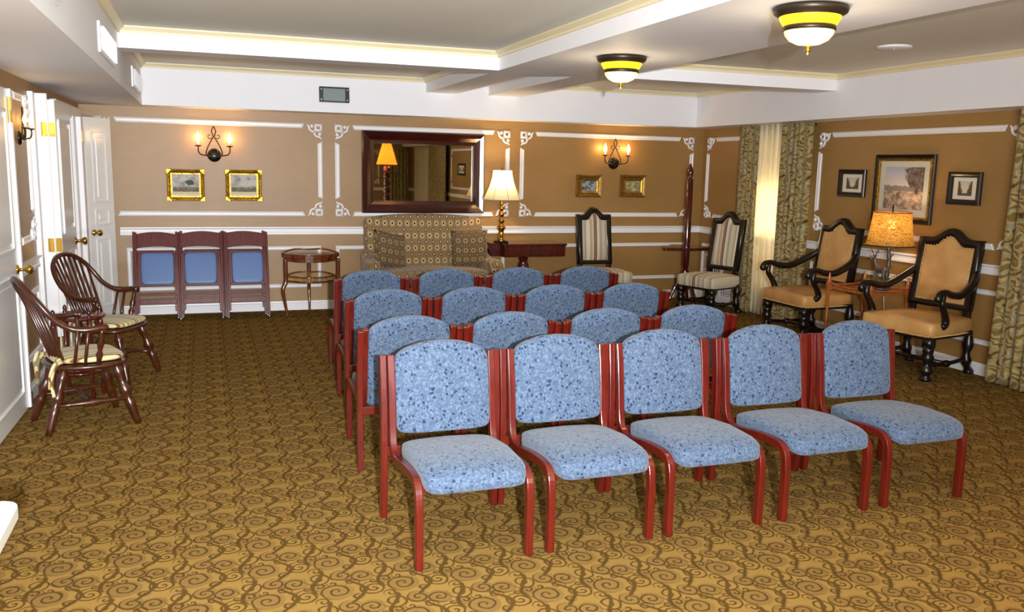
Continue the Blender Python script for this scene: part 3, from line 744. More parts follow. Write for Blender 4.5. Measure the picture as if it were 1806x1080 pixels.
def picture(label, place, u0, u1, z0, z1, fw, fmat, matw, artm, matm, fd=.03, corner=0, inner=None, group=None):
    uc, zc = (u0+u1)/2, (z0+z1)/2
    root = thing('framed_picture', label, 'picture', place(uc, 0, zc), 0, group); o0 = Vector(place(uc, 0, zc))
    P = lambda u, d, z: Vector(place(u, d, z))-o0
    def ringmesh(a, d0, d1, d2, w_):
        "mitred frame ring, a=(u0,u1,z0,z1), profile depth outer d1, inner d2"
        q = [(a[0], a[2]), (a[1], a[2]), (a[1], a[3]), (a[0], a[3])]
        prof = [(0, d0), (0, d1*.75), (.12, d1), (.45, d1*.85), (.75, d2*1.05), (1, d2), (1, d0)]
        vs, fs = [], []
        for t_, d in prof:
            ins = t_*w_
            for i, (u, z) in enumerate(q):
                su = 1 if i in (0, 3) else -1; sz = 1 if i in (0, 1) else -1
                vs.append(P(u+su*ins, d, z+sz*ins))
        for k in range(len(prof)-1):
            for i in range(4): fs.append((k*4+i, k*4+(i+1) % 4, k*4+4+(i+1) % 4, k*4+4+i))
        return MB().add(vs, fs)
    rm = ringmesh((u0, u1, z0, z1), 0.001, fd, fd*.55, fw)
    rm.build('frame', fmat, root)
    if corner:
        for u in (u0, u1):
            for z in (z0, z1):
                su = 1 if u == u0 else -1; sz = 1 if z == z0 else -1
                mb = MB(); q = [(-.006, -.006), (corner, -.006), (corner*.8, corner*.35), (corner*.35, corner*.8), (-.006, corner)]
                vs = [P(u+su*a, d, z+sz*b) for d in (.004, fd+.008) for a, b in q]; n = 5
                mb.add(vs, [tuple(range(n)), tuple(range(n, 2*n))]+[(i, (i+1) % n, n+(i+1) % n, n+i) for i in range(n)])
                mb.build('corner_ornament', fmat, root, bevel=.004)
    def sheet(a, d, mat, name):
        vs = [P(u, dd, z) for dd in (d-.003, d) for u, z in ((a[0], a[2]), (a[1], a[2]), (a[1], a[3]), (a[0], a[3]))]
        return MB().add(vs, [(0,3,2,1), (4,5,6,7), (0,1,5,4), (1,2,6,5), (2,3,7,6), (3,0,4,7)]).build(name, mat, root)
    i0 = (u0+fw*.9, u1-fw*.9, z0+fw*.9, z1-fw*.9)
    if inner:
        ringmesh((u0+fw*.95, u1-fw*.95, z0+fw*.95, z1-fw*.95), .001, fd*.75, fd*.5, .020).build('slip', inner, root)
    sheet(i0, .006, matm, 'mat_board')
    ml, mr, mbm, mt = matw
    sheet((i0[0]+ml, i0[1]-mr, i0[2]+mbm, i0[3]-mt), .0085, artm, 'print')
    return root
gp = 'gilt landscapes on the back wall'
picture('gilt-framed grey wash landscape with a large tree', pb, -.345, .015, 1.172, 1.49, .048, M['gold'], (.012, .012, .02, .010), art('wash_landscape_tree', 0), M['cream'], .035, .05, None, gp)
picture('gilt-framed pale wash landscape of open hills', pb, .222, .582, 1.176, 1.495, .048, M['gold'], (.012, .012, .02, .010), art('wash_landscape_hills', 1), M['cream'], .035, .05, None, gp)
gp = 'small bronze-framed pictures'
picture('small bronze-framed dark grey figure print, beside the settee lamp side', pb, 4.178, 4.508, 1.249, 1.513, .055, M['dullgold'], (.010, .010, .010, .010), art('dark_figures', 2), M['cream'], .035, 0, M['gold'], gp)
picture('small bronze-framed pale sepia print, nearer the corner stand', pb, 4.755, 5.10, 1.252, 1.52, .055, M['dullgold'], (.010, .010, .010, .010), art('sepia_figure', 3), M['cream'], .035, 0, M['gold'], gp)
gp = 'pictures above the armchairs'
picture('small dark-framed river view, nearest the sheer curtain', pr_, 6.665, 7.03, 1.372, 1.632, .045, M['espresso'], (.06, .06, .035, .035), art('river_view_pale', 15), M['cream'], .03, 0, None, gp)
picture('large park landscape edged in painted gold lamp glint, wide pale mat above the deer lamp', pr_, 5.845, 6.545, 1.166, 1.770, .040, M['espresso'], (.085, .085, .085, .075), art('park_landscape', 14), M['matgrey'], .028, 0, M['gold'], gp)  # gold slip stands in for lamp reflections on the frame sides
picture('small dark-framed river view, nearer to the right curtain', pr_, 5.36, 5.69, 1.357, 1.626, .045, M['espresso'], (.055, .055, .035, .035), art('river_view_dark', 16), M['cream'], .03, 0, None, gp)
# mirror
mz0, mz1, mx0, mx1 = 1.055, 1.942, 1.628, 3.018
t_ = NT('mirror_frame_mahogany'); t_.set(color=t_.mix(t_.noise(t_.coord(), 4, 3), srgb(20, 5, 4), srgb(70, 15, 8)), rough=.2, coat=.6, coatr=.1); M['mirror_frame'] = t_.m
mr = picture('large wall mirror in a wide glossy mahogany frame above the settee', pb, mx0, mx1, mz0, mz1, .125, M['mirror_frame'], (.0, .0, .0, .0), M['mirror'], M['black'], .075)
mr.name = 'wall_mirror'; mr['category'] = 'mirror'
for o in list(mr.children):
    if o.name.startswith('print'): o.name = 'mirror_glass'
    if o.name.startswith('mat_board'): o.name = 'backing_board'
mb = MB(); i = .118
for a, b, c_, d_ in ((mx0+i, mx1-i, mz0+i, mz0+i+.014), (mx0+i, mx1-i, mz1-i-.014, mz1-i), (mx0+i, mx0+i+.014, mz0+i, mz1-i), (mx1-i-.014, mx1-i, mz0+i, mz1-i)): mb.box(a-(mx0+mx1)/2, b-(mx0+mx1)/2, -.030, -.006, c_-(mz0+mz1)/2, d_-(mz0+mz1)/2)
mb.build('inner_lip', M['black'], mr)

# ------------------------------------------------------------------ blue conference chairs
def make_blue_chair():
    t = thing('conference_chair', 'x', 'chair', (0, 0, 0), 0)
    A = smooth([(-.272, 0), (-.272, .14), (-.270, .27), (-.250, .332), (-.195, .352), (-.06, .345), (.09, .322), (.165, .322), (.210, .350), (.232, .41), (.246, .52), (.262, .64), (.285, .752)], 4)
    Bp = smooth([(.292, 0), (.282, .14), (.276, .30), (.278, .45), (.288, .60), (.308, .748)], 3)
    pad_y = lambda z: .232+.028*((z-.41)/.2) if z < .52 else .246+.04*((z-.52)/.22)
    def wseat(p):
        y = p.y; z = p.z
        if y < -.10: z -= 1.1*(-.10-y)**2
        z += .012*(1-(p.x/.23)**2)*(1 if p.z > 0 else 0)
        if y > .05: z -= .14*(y-.05)
        return (p.x*(1.0 if y < 0 else 1.0-.12*max(0, y-.02)), y-.02, z)
    MB().superq(.2170, .262, .040, .35, .22, 44, 14, wseat, (0, -.035, .372)).build('seat', M['blue'], t, True)
    MB().box(-.20, .20, -.18, .17, .318, .342).build('seat_pan', M['black'], t)
    def wback(p):
        x = p.x; z = p.z
        if z > 0: z += .056*(1-(x/.220)**2)*(z/.172)
        zz = .583+z
        return (x, pad_y(zz)+p.y-.006-.012*(1-(x/.225)**2), zz)
    MB().superq(.2170, .026, .172, .17, .42, 44, 22, lambda p: (wback(p)), (0, 0, 0)).build('backrest', M['blue'], t, True)
    for s in (-1, 1):
        x0, x1 = sorted((s*.2165, s*.2470)); MB().ply(A, x0, x1, .038).build('side_frame', M['cherry'], t, bevel=.004)
        x0, x1 = sorted((s*.2478, s*.2780)); MB().ply(Bp, x0, x1, .046).build('rear_leg', M['cherry'], t, bevel=.004)
    MB().box(-.25, .25, .262, .284, .292, .336).build('stretcher', M['cherry'], t, bevel=.004)
    MB().box(-.217, .217, -.235, -.215, .300, .325).build('front_stretcher', M['cherry'], t, bevel=.003)
    return t
bc = make_blue_chair()
ORD = ['first', 'second', 'third', 'fourth', 'fifth']
rows = [('front row facing the viewer', 3.43, 0, [.989, 1.549, 2.108, 2.702, 3.284]),
        ('second row, back turned', 4.650, PI, [.993, 1.555, 2.122, 2.690]),
        ('third row, back turned', 5.625, PI, [1.077, 1.645, 2.217, 2.785]),
        ('last row near the settee', 6.630, PI, [1.155, 1.730, 2.313, 2.885])]
firstc = True
for rname, y, rz, xs in rows:
    for i, x in enumerate(xs):
        end = 'aisle end' if i == 0 else ('armchair end' if i == len(xs)-1 else None)
        lab = 'blue patterned chair, %s from the aisle, %s' % (ORD[i], rname)
        jx, jr = 0.0, random.uniform(-.003, .003)
        if firstc: bc['label'] = lab; bc.location = (x, y, 0); bc.rotation_euler = (0, 0, rz); bc['group'] = 'blue conference chairs in rows'; firstc = False
        else: dup(bc, lab, (x+jx, y+random.uniform(-.006, .006), 0), rz+jr)

# ------------------------------------------------------------------ carved chairs (leather armchairs, striped side chairs)
def turned_leg(mb, a, b, k=1.0):
    mb.lathe([(.028*k, 0), (.040*k, .04), (.034*k, .10), (.022*k, .16), (.040*k, .24), (.046*k, .32), (.030*k, .42), (.024*k, .50), (.036*k, .60), (.042*k, .70), (.030*k, .78), (.036*k, .82), (.036*k, 1.0)], 14, axis=(a, b))
def carved_chair(name, label, cat, loc, rz, W, DP, H, seat_z, arms, cover, group):
    "faces -y; origin on the floor under the seat centre"
    t = thing(name, label, cat, loc, rz, group); w2, d2_ = W/2, DP/2
    sb = seat_z-.125
    # seat
    def ws(p):
        z = p.z+(.03*(1-(p.x/w2)**2)*(1-(p.y/d2_)**2) if p.z > 0 else 0)
        k = 1.0 if p.y < 0 else 1-.10*(p.y/d2_)
        return (p.x*k, p.y, z)
    MB().superq(w2, d2_, .065, .22, .16, 44, 12, ws, (0, 0, seat_z-.062)).build('seat', M[cover], t, True)
    ap = MB(); ap.box(-w2+.02, w2-.02, -d2_+.015, d2_-.03, sb-.012, sb+.03); ap.build('apron', M['espresso'], t, bevel=.005)
    # legs: front pair turned, rear pair scrolled
    for s in (-1, 1):
        mb = MB(); mb.box(s*(w2-.05)-.035, s*(w2-.05)+.035, -d2_+.015, -d2_+.085, sb-.075, sb)
        turned_leg(mb, (s*(w2-.05), -d2_+.05, 0), (s*(w2-.05), -d2_+.05, sb-.06), 1.15)
        mb.build('front_leg', M['espresso'], t, True)
        mb = MB(); pts = smooth([(s*(w2-.06), d2_+.035, 0), (s*(w2-.06), d2_+.015, .04), (s*(w2-.06), d2_-.015, .10), (s*(w2-.06), d2_-.025, .17), (s*(w2-.06), d2_-.012, .25), (s*(w2-.06), d2_-.02, sb+.02)], 4)
        mb.tube(pts, [.034+.008*math.sin(i*.9) for i in range(len(pts))], 8)
        mb.build('rear_leg', M['espresso'], t, True)
    mb = MB()
    for s in (-1, 1): mb.tube(smooth([(s*(w2-.05), -d2_+.06, .13), (s*(w2-.05), -.05, .115), (s*(w2-.05), .05, .115), (s*(w2-.06), d2_-.02, .13)], 3), .017, 8)
    mb.tube([(-w2+.05, 0, .115), (w2-.05, 0, .115)], .017, 8)
    mb.superq(.03, .045, .03, 1, 1, 10, 6, None, (-(w2-.05), 0, .115)); mb.superq(.03, .045, .03, 1, 1, 10, 6, None, ((w2-.05), 0, .115))
    mb.build('stretcher', M['espresso'], t, True)
    # back: frame outline with an arched crest, slightly raked
    z0 = seat_z+.05; rake = lambda z: d2_-.045+(z-seat_z)*.15
    bw = w2-.055
    sh = H-.085
    def outline(inset, drop):
        x = bw-inset; top = []
        for i in range(-8, 9):
            u = i/8; a = abs(u)
            arch = .085*(0.5+0.5*math.cos(PI*min(1, a/.62)))-(.012*max(0, (a-.62)/.38)) if a < .62 else -.0*a
            top.append((u*x, sh+arch-drop))
        return [(-x, z0+inset*.8)]+[(x, z0+inset*.8)]+list(reversed(top))
    out, inn = outline(0, 0), outline(.058, .064)
    vs, fs = [], []; n = len(out)
    for dy, ring in ((-.022, out), (-.030, [( (a[0]+b[0])/2, (a[1]+b[1])/2) for a, b in zip(out, inn)]), (-.018, inn), (.03, inn), (.03, out)):
        for x, z in ring: vs.append((x, rake(z)+dy, z))
    for k in range(5):
        for i in range(n): fs.append((k*n+i, k*n+(i+1) % n, ((k+1) % 5)*n+(i+1) % n, ((k+1) % 5)*n+i))
    MB().add(vs, fs).build('back_frame', M['espresso'], t, True)
    for s in (-1, 1): MB().bar((s*(w2-.085), d2_-.035, sb), (s*(w2-.085), rake(z0)+.008, z0+.03), .05, .045).build('back_post', M['espresso'], t, bevel=.006)
    # padded panel
    ctr = (0, sum(p[1] for p in inn)/n); vs, fs = [], []
    levels = [(1.03, -.012), (.97, -.026), (.85, -.036), (.5, -.044)]
    for k, dy in levels:
        for x, z in inn:
            X, Z = x*k, ctr[1]+(z-ctr[1])*k; vs.append((X, rake(Z)+dy, Z))
    for k in range(3):
        for i in range(n): fs.append((k*n+i, k*n+(i+1) % n, (k+1)*n+(i+1) % n, (k+1)*n+i))
    vs.append((0, rake(ctr[1])-.047, ctr[1]))
    for i in range(n): fs.append((3*n+i, 3*n+(i+1) % n, 4*n))
    bk = [(x*1.03, rake(z)+.02, ctr[1]+(z-ctr[1])*1.03) for x, z in inn]; b = len(vs); vs += bk; fs.append(tuple(range(b, b+n)))
    for i in range(n): fs.append((i, (i+1) % n, b+(i+1) % n, b+i))
    MB().add(vs, fs).build('back_pad', M[cover], t, True)
    if arms:
        # brass nail trim
        mb = MB(); ring = []
        for i in range(n):
            a, b_ = inn[i], inn[(i+1) % n]; ln = math.hypot(b_[0]-a[0], b_[1]-a[1]); m_ = max(1, int(ln/.018))
            for k in range(m_): ring.append((a[0]+(b_[0]-a[0])*k/m_, a[1]+(b_[1]-a[1])*k/m_))
        for x, z in ring: mb.superq(.0072, .006, .0072, 1, 1, 6, 4, None, (x*.965, rake(z)-.029, ctr[1]+(z-ctr[1])*.970))
        for i in range(int((W-.03)/.018)): mb.superq(.0068, .005, .0068, 1, 1, 6, 4, None, (-w2+.02+i*.018, -d2_+.004, sb+.016))
        for s in (-1, 1):
            for i in range(int((DP-.05)/.018)): mb.superq(.005, .0068, .0068, 1, 1, 6, 4, None, (s*(w2-.003)*(1 if i*.018 < d2_ else 1-.10*((i*.018-d2_)/d2_)), -d2_+.03+i*.018, sb+.016))
        o = mb.build('nail_trim', M['nail'], t, True); o['kind'] = 'stuff'
        az = seat_z+.235
        for s in (-1, 1):
            yb = rake(seat_z+.36)-.0
            pts = smooth([(s*(bw-.01), yb, seat_z+.36), (s*(w2-.02), yb-.10, seat_z+.285), (s*(w2+.005), .03, az-.025), (s*(w2+.01), -.10, az-.022), (s*(w2+.015), -d2_+.10, az+.005), (s*(w2+.015), -d2_+.03, az-.005), (s*(w2+.015), -d2_+.01, az-.04), (s*(w2+.015), -d2_+.045, az-.055)], 4)
            MB().tube(pts, [.028+.004*math.sin(i*.25) for i in range(len(pts)-5)]+[.031, .032, .031, .026, .018], 10).build('arm', M['espresso'], t, True)
            pts = smooth([(s*(w2+.01), -d2_+.085, az-.02), (s*(w2+.01), -d2_+.075, az-.09), (s*(w2+.005), -d2_+.13, seat_z+.06), (s*w2, -d2_+.155, seat_z-.005), (s*w2, -d2_+.115, seat_z-.04)], 5)
            MB().tube(pts, [.020, .021, .022, .023, .024, .025, .025, .025, .025, .026, .027, .028, .029, .030, .030, .031, .031, .031, .030, .028, .024], 10).build('arm_support', M['espresso'], t, True)
    return t
G_AR = 'tan leather armchairs against the wall'
carved_chair('leather_armchair', 'tan leather armchair with carved dark frame beside the sheer curtain', 'armchair', (5.50, 6.885, 0), -PI/2, .66, .60, 1.165, .465, True, 'leather', G_AR)
carved_chair('leather_armchair', 'tan leather armchair with carved dark frame nearest the viewer', 'armchair', (5.475, 5.465, 0), -PI/2+.19, .66, .60, 1.165, .465, True, 'leather', G_AR)
G_ST = 'striped carved side chairs'
carved_chair('striped_side_chair', 'striped silk side chair with arched dark frame against the back wall', 'chair', (4.32, 9.02, 0), .0, .54, .52, 1.14, .43, False, 'stripe', G_ST)
carved_chair('striped_side_chair', 'striped silk side chair with arched dark frame angled in the corner', 'chair', (5.36, 8.42, 0), -PI/2+.32, .54, .52, 1.14, .43, False, 'stripe', G_ST)

# ------------------------------------------------------------------ windsor chairs
def windsor(label, clabel, loc, rz):
    t = thing('windsor_armchair', label, 'chair', loc, rz, 'spindle back armchairs by the doors')  # faces -y
    SZ = .405
    def sw(p): return (p.x*(1 if p.y < 0 else 1-.25*p.y/.22), p.y, p.z-(.012*(1-(p.x/.25)**2)*(1-(p.y/.22)**2) if p.z > 0 else 0))
    MB().superq(.245, .215, .022, .5, .55, 32, 8, sw, (0, 0, SZ-.022)).build('seat', M['windsor'], t, True)
    prof = [(.015, 0), (.023, .10), (.027, .30), (.030, .38), (.019, .43), (.032, .50), (.036, .56), (.023, .64), (.019, .70), (.027, .80), (.030, .86), (.019, .93), (.018, 1.0)]
    feet = [(-.225, -.235), (.225, -.235), (-.19, .25), (.19, .25)]; tops = [(-.16, -.135), (.16, -.135), (-.13, .13), (.13, .13)]
    for (fx, fy), (tx, ty) in zip(feet, tops): MB().lathe(prof, 12, axis=((fx, fy, 0), (tx, ty, SZ-.02))).build('leg', M['windsor'], t, True)
    mid = lambda i, k: Vector((feet[i][0]+(tops[i][0]-feet[i][0])*k, feet[i][1]+(tops[i][1]-feet[i][1])*k, SZ*k))
    sp = [(.010, 0), (.012, .2), (.016, .35), (.025, .5), (.016, .65), (.012, .8), (.010, 1)]
    for a, b in ((0, 2), (1, 3)): MB().lathe(sp, 10, axis=(mid(a, .40), mid(b, .40))).build('stretcher', M['windsor'], t, True)
    MB().lathe(sp, 10, axis=((mid(0, .40)+mid(2, .40))/2, (mid(1, .40)+mid(3, .40))/2)).build('stretcher', M['windsor'], t, True)
    # continuous hoop and arms
    az = .615
    half = [(.275, -.070, az), (.283, -.03, az+.004), (.275, .04, az-.002), (.255, .11, az+.008), (.243, .185, az+.055), (.232, .240, az+.125), (.192, .290, az+.205), (.105, .322, az+.262), (0, .330, az+.280)]
    pts = smooth([(-x, y, z) for x, y, z in half]+[p for p in reversed(half[:-1])], 4)
    N = len(pts); rad = [.023 if (i < 3 or i > N-4) else (.019 if (i < 12 or i > N-13) else .0165) for i in range(N)]
    MB().tube(pts, rad, 8).build('bow', M['windsor'], t, True)
    # spindles
    def bow_at(x):
        best = min((p for p in pts if p.y > .1), key=lambda p: abs(p.x-x)+(0 if p.z > az+.08 else .2)); return best
    for i in range(9):
        u = -1+2*i/8; xt = u*.205; top = bow_at(xt)
        MB().lathe([(.008, 0), (.0105, .25), (.008, 1)], 7, axis=((u*.145, .165-.035*abs(u), SZ-.01), top)).build('spindle', M['windsor'], t, True)
    for s in (-1, 1):
        for y, xb in ((.085, .200), (.03, .210)):
            MB().lathe([(.008, 0), (.0105, .3), (.008, 1)], 7, axis=((s*xb, y+.01, SZ-.015), (s*.277, y, az))).build('spindle', M['windsor'], t, True)
        MB().lathe([(.011, 0), (.015, .18), (.021, .30), (.012, .40), (.016, .50), (.020, .58), (.012, .70), (.013, .85), (.010, 1.0)], 10, axis=((s*.215, -.03, SZ-.02), (s*.280, -.045, az))).build('arm_post', M['windsor'], t, True)
    # tied cushion, a thing of its own
    c = thing('seat_cushion', clabel, 'cushion', (loc[0], loc[1], SZ-.008), rz, 'striped tie-on cushions')
    def cw(p): return (p.x*(1 if p.y < 0 else 1-.25*p.y/.22), p.y, p.z+(.012*(1-(p.x/.22)**2)*(1-(p.y/.2)**2) if p.z > 0 else 0))
    MB().superq(.215, .195, .020, .5, .5, 32, 8, cw, (0, -.008, .022)).build('pad', M['plaid'], c, True)
    for s in (-1, 1):
        mb = MB(); x, y = s*.17, .18
        mb.tube(smooth([(x*.9, .14, .02), (x, y, .012), (x+s*.02, y+.025, -.03), (x+s*.015, y+.035, -.10), (x+s*.03, y+.03, -.17)], 3), .006, 6, sq=2.0)
        mb.tube(smooth([(x, y, .012), (x+s*.035, y+.02, .02), (x+s*.03, y+.04, -.03), (x+s*.0, y+.04, -.08), (x-s*.01, y+.04, -.13)], 3), .006, 6, sq=2.0)
        mb.build('tie', M['plaid'], c, True)
    return t
windsor('brown spindle-back armchair nearest the viewer in front of the near door', 'striped tie-on cushion on the nearer spindle-back armchair', (-.715, 5.66, 0), PI/2+.36)
windsor('brown spindle-back armchair further off, angled toward the viewer', 'striped tie-on cushion on the further spindle-back armchair', (-.665, 6.80, 0), PI/2-.42)
# small table between them
t = thing('side_table', 'small dark oval table with little finials between the spindle-back armchairs', 'table', (-.81, 6.24, 0), .0)
MB().lathe([(0, .545), (.165, .545), (.172, .552), (.172, .562), (.160, .568), (0, .568)], 32).build('top', M['mahog'], t, True)
for a in range(4):
    an = a*PI/2+.6; x, y = .155*math.cos(an), .155*math.sin(an)
    MB().lathe([(.012, 0), (.016, .06), (.011, .2), (.016, .45), (.012, .6), (.017, .8), (.019, .9), (.014, 1.0)], 10, axis=((x, y, 0), (x, y, .55))).build('leg', M['mahog'], t, True)
    MB().lathe([(.012, .55), (.016, .565), (.009, .578), (.014, .592), (.009, .606), (.003, .614), (0, .616)], 10, (x, y, 0)).build('finial', M['mahog'], t, True)
MB().lathe([(0, .18), (.14, .18), (.145, .19), (.14, .20), (0, .20)], 28).build('lower_shelf', M['mahog'], t, True)

# ------------------------------------------------------------------ folded chairs against the back wall
def folded_chair(label, x, y, z0=0.0, tilt=.30):
    t = thing('folding_chair', label, 'chair', (x, y, 0), 0, 'folded chairs stacked against the back wall')
    t.rotation_euler = (-tilt, 0, 0)   # local: flat in xz, front -y
    H = .895; w_ = .20
    for s in (-1, 1):
        MB().box(s*w_-.011, s*w_+.011, -.016, .016, .02, H).build('post', M['folding'], t, bevel=.005)
        MB().lathe([(.011, 0), (.012, .02), (.010, .025)], 10, (s*w_, 0, 0)).build('foot_glide', M['steel'], t, True)
        MB().add([(s*(w_-.014)-.014, -.012, .085), (s*(w_-.014)+.014, -.012, .085), (s*(w_-.014)+.014, .012, .085), (s*(w_-.014)-.014, .012, .085),
                  (s*(w_-.022)-.009, -.012, .68), (s*(w_-.022)+.009, -.012, .68), (s*(w_-.022)+.009, .012, .68), (s*(w_-.022)-.009, .012, .68)],
                 [(0,3,2,1), (4,5,6,7), (0,1,5,4), (1,2,6,5), (2,3,7,6), (3,0,4,7)]).build('rear_leg', M['folding'], t, bevel=.003)
    # curved back slat
    n = 10; poly = [(-w_+.01+(2*w_-.02)*i/n, .735+.022*math.sin(PI*i/n)) for i in range(n+1)]+[(-w_+.01+(2*w_-.02)*i/n, .868+.024*math.sin(PI*i/n)) for i in range(n, -1, -1)]
    MB().prism(poly, 'y', -.010, .004).build('back_slat', M['folding'], t, bevel=.003)
    mb = MB(); mb.box(-.170, .170, -.030, -.012, .345, .372); mb.box(-.170, .170, -.030, -.012, .668, .700); mb.box(-.170, -.150, -.03, -.012, .372, .668); mb.box(.150, .170, -.03, -.012, .372, .668)
    mb.build('seat_frame', M['folding'], t, bevel=.003)
    MB().superq(.152, .020, .160, .25, .22, 28, 10, None, (0, -.030, .520)).build('seat_pad', M['vinyl'], t, True)
    MB().box(-.172, .172, -.010, .008, .17, .215).build('rung', M['folding'], t, bevel=.003)
    MB().box(-.19, .19, .006, .016, .255, .275).build('rung', M['folding'], t, bevel=.003)
    return t
stacks = [(-.452, 2, 'beside the far white door'), (-.048, 3, 'in the middle stack'), (.405, 3, 'next to the little gallery table')]
ordn = {2: ['front', 'rear'], 3: ['front', 'middle', 'rear']}
for k, (x, n, where) in enumerate(stacks):
    for i in range(n):
        folded_chair('folded chair with blue vinyl seat, %s of the stack %s' % (ordn[n][i], where), x+i*(-.02, .010, -.014)[k], 9.135+i*.070, tilt=.285-.012*i)

# ------------------------------------------------------------------ gallery table
t = thing('gallery_table', 'small walnut three-legged table with brass gallery shelf by the settee', 'table', (1.045, 9.255, 0))
def crescent(w_, d_, n=24):
    pts = []
    for i in range(n):
        a = 2*PI*i/n; r = 1+.10*math.cos(3*a+PI/2*3)+.04*math.cos(6*a)
        pts.append((w_*r*math.cos(a), d_*r*math.sin(a)))
    return pts
MB().prism(crescent(.285, .20), 'z', .605, .635).build('top', M['walnut'], t, bevel=.006)
MB().prism(crescent(.265, .18), 'z', .565, .605).build('apron', M['walnut'], t)
MB().tube([(x*1.0, y*1.0, .640+.045*max(0, y/.2)**2) for x, y in crescent(.278, .193, 30)], .009, 6, closed=True).build('top_rim', M['walnut'], t, True)
MB().prism(crescent(.24, .16), 'z', .345, .365).build('shelf', M['walnut'], t, bevel=.003)
MB().tube([(x, y, .405+.05*max(0, y/.2)**2) for x, y in crescent(.238, .158, 30)], .008, 6, closed=True).build('shelf_rim', M['walnut'], t, True)
mb = MB()
for x, y in crescent(.238, .158, 70): mb.bar((x, y, .365), (x, y, .405+.05*max(0, y/.2)**2), .004, .004)
o = mb.build('brass_gallery', M['brass'], t); o['kind'] = 'stuff'
for x, y in ((-.268, -.10), (.268, -.10), (.0, .19)):
    sx = -.03 if x < 0 else (.03 if x > 0 else 0); sy = .03 if y > 0 else -.01
    pts = smooth([(x, y, .60), (x, y, .48), (x, y, .36), (x+sx, y+sy, .29), (x+sx*.9, y+sy, .22), (x+sx*.3, y+sy*.3, .12), (x-sx*.1, y, .05), (x, y-.005, 0)], 4)
    MB().tube(pts, [.022]*9+[.022-.0006*i for i in range(len(pts)-9)], 8).build('leg', M['walnut'], t, True)

# ------------------------------------------------------------------ settee and pillows
SX, SY = 2.30, 9.18
t = thing('settee', 'small camel-back settee in brown medallion upholstery under the mirror', 'sofa', (SX, SY, 0))
def wb(p):
    z = p.z
    if z > 0: z += .045*math.cos(p.x/.69*PI/2)*(z/.33)
    return (p.x*(1+.01*z), p.y+.07*(p.z/.33), z)
MB().superq(.665, .085, .335, .13, .30, 52, 20, wb, (0, .20, .672)).build('backrest', M['settee'], t, True)
MB().superq(.60, .30, .075, .3, .25, 44, 10, lambda p: (p.x, p.y, p.z+(.02*(1-(p.x/.6)**2) if p.z > 0 else 0)), (0, -.10, .405)).build('seat_cushion', M['settee'], t, True)
MB().box(-.66, .66, -.36, .26, .13, .335).build('base', M['settee'], t, bevel=.02)
for s in (-1, 1):
    MB().superq(.075, .34, .19, .4, .25, 28, 12, lambda p, s=s: (p.x+s*.012*(p.z/.19)+s*.05*max(0, -p.y/.34)*.5, p.y, p.z+.13*max(0, p.y/.34)**1.5+(.0)), (s*.635, -.08, .40)).build('arm', M['settee'], t, True)
    for y in (-.30, .22): MB().lathe([(.018, 0), (.026, .05), (.03, .135)], 10, (s*.60, y, 0)).build('leg', M['espresso'], t, True)
def pillow(label, loc, rot, s=.20):
    mb = MB().superq(s, .055, s, 1.0, .25, 32, 12, lambda p: p)
    # pinch edges
    mb = MB(); n = 14
    def fn(sgn):
        def g(i, j):
            a, b = 2*i-1, 2*j-1; th = .062*max(0, (1-a**4)*(1-b**4))**.55
            k = 1-.05*(1-abs(a)**2)*abs(b)-.05*(1-abs(b)**2)*abs(a)
            return (a*s*k, sgn*th, b*s*k)
        return g
    mb.grid(fn(-1), n, n); mb.grid(fn(1), n, n)
    o = mb.build('throw_pillow', M['pillow'], None, True); o.location = loc; o.rotation_euler = rot
    return tag(o, label, 'pillow', 'throw pillows on the settee')
pillow('medallion throw pillow leaning at the gallery-table end of the settee', (SX-.43, SY-.01, .675), (-.34, .20, .40), .20)
pillow('square medallion throw pillow at the lamp end of the settee', (SX+.46, SY-.005, .685), (-.30, -.05, -.30), .205)

# ------------------------------------------------------------------ console table and brass lamp
CX, CY = 3.43, 9.27
t = thing('console_table', 'dark mahogany pedestal card table holding the brass lamp', 'table', (CX, CY, 0))
poly = [(-.44, -.17), (-.36, -.17), (-.30, -.235), (.30, -.235), (.44, -.235), (.44, .20), (-.44, .20)]
poly = [(-.43, -.10), (-.33, -.12), (-.31, -.235), (.43, -.235), (.45, -.215), (.45, .20), (-.43, .20)]
MB().prism(poly, 'z', .715, .742).build('top', M['mahog'], t, bevel=.006)
MB().prism([(x*.97, y*.96) for x, y in poly], 'z', .595, .715).build('apron', M['mahog'], t, bevel=.004)
MB().box(-.30, .42, -.2315, -.226, .612, .700).build('drawer_front', M['mahog'], t, bevel=.002)
MB().lathe([(.10, .60), (.09, .585), (.055, .57), (.06, .55), (.045, .53), (.062, .49), (.075, .43), (.06, .36), (.04, .31), (.05, .28), (.07, .24), (.07, .19), (0, .19)], 20).build('pedestal', M['mahog'], t, True)
for k in range(4):
    a = PI/4+k*PI/2; c_, s_ = math.cos(a), math.sin(a)
    pts = smooth([(c_*.04, s_*.04, .23), (c_*.12, s_*.12, .20), (c_*.20, s_*.17, .10), (c_*.27, s_*.22, .03), (c_*.31, s_*.24, .02)], 4); MB().tube(pts, [.028-.0007*i for i in range(len(pts))], 8).build('leg', M['mahog'], t, True)
LX, LY, LZ = 3.135, 9.20, .742
t = thing('table_lamp', 'polished brass table lamp with lit ivory bell shade', 'lamp', (LX, LY, LZ))
MB().box(-.065, .065, -.065, .065, 0, .022).build('base', M['black'], t, bevel=.003)
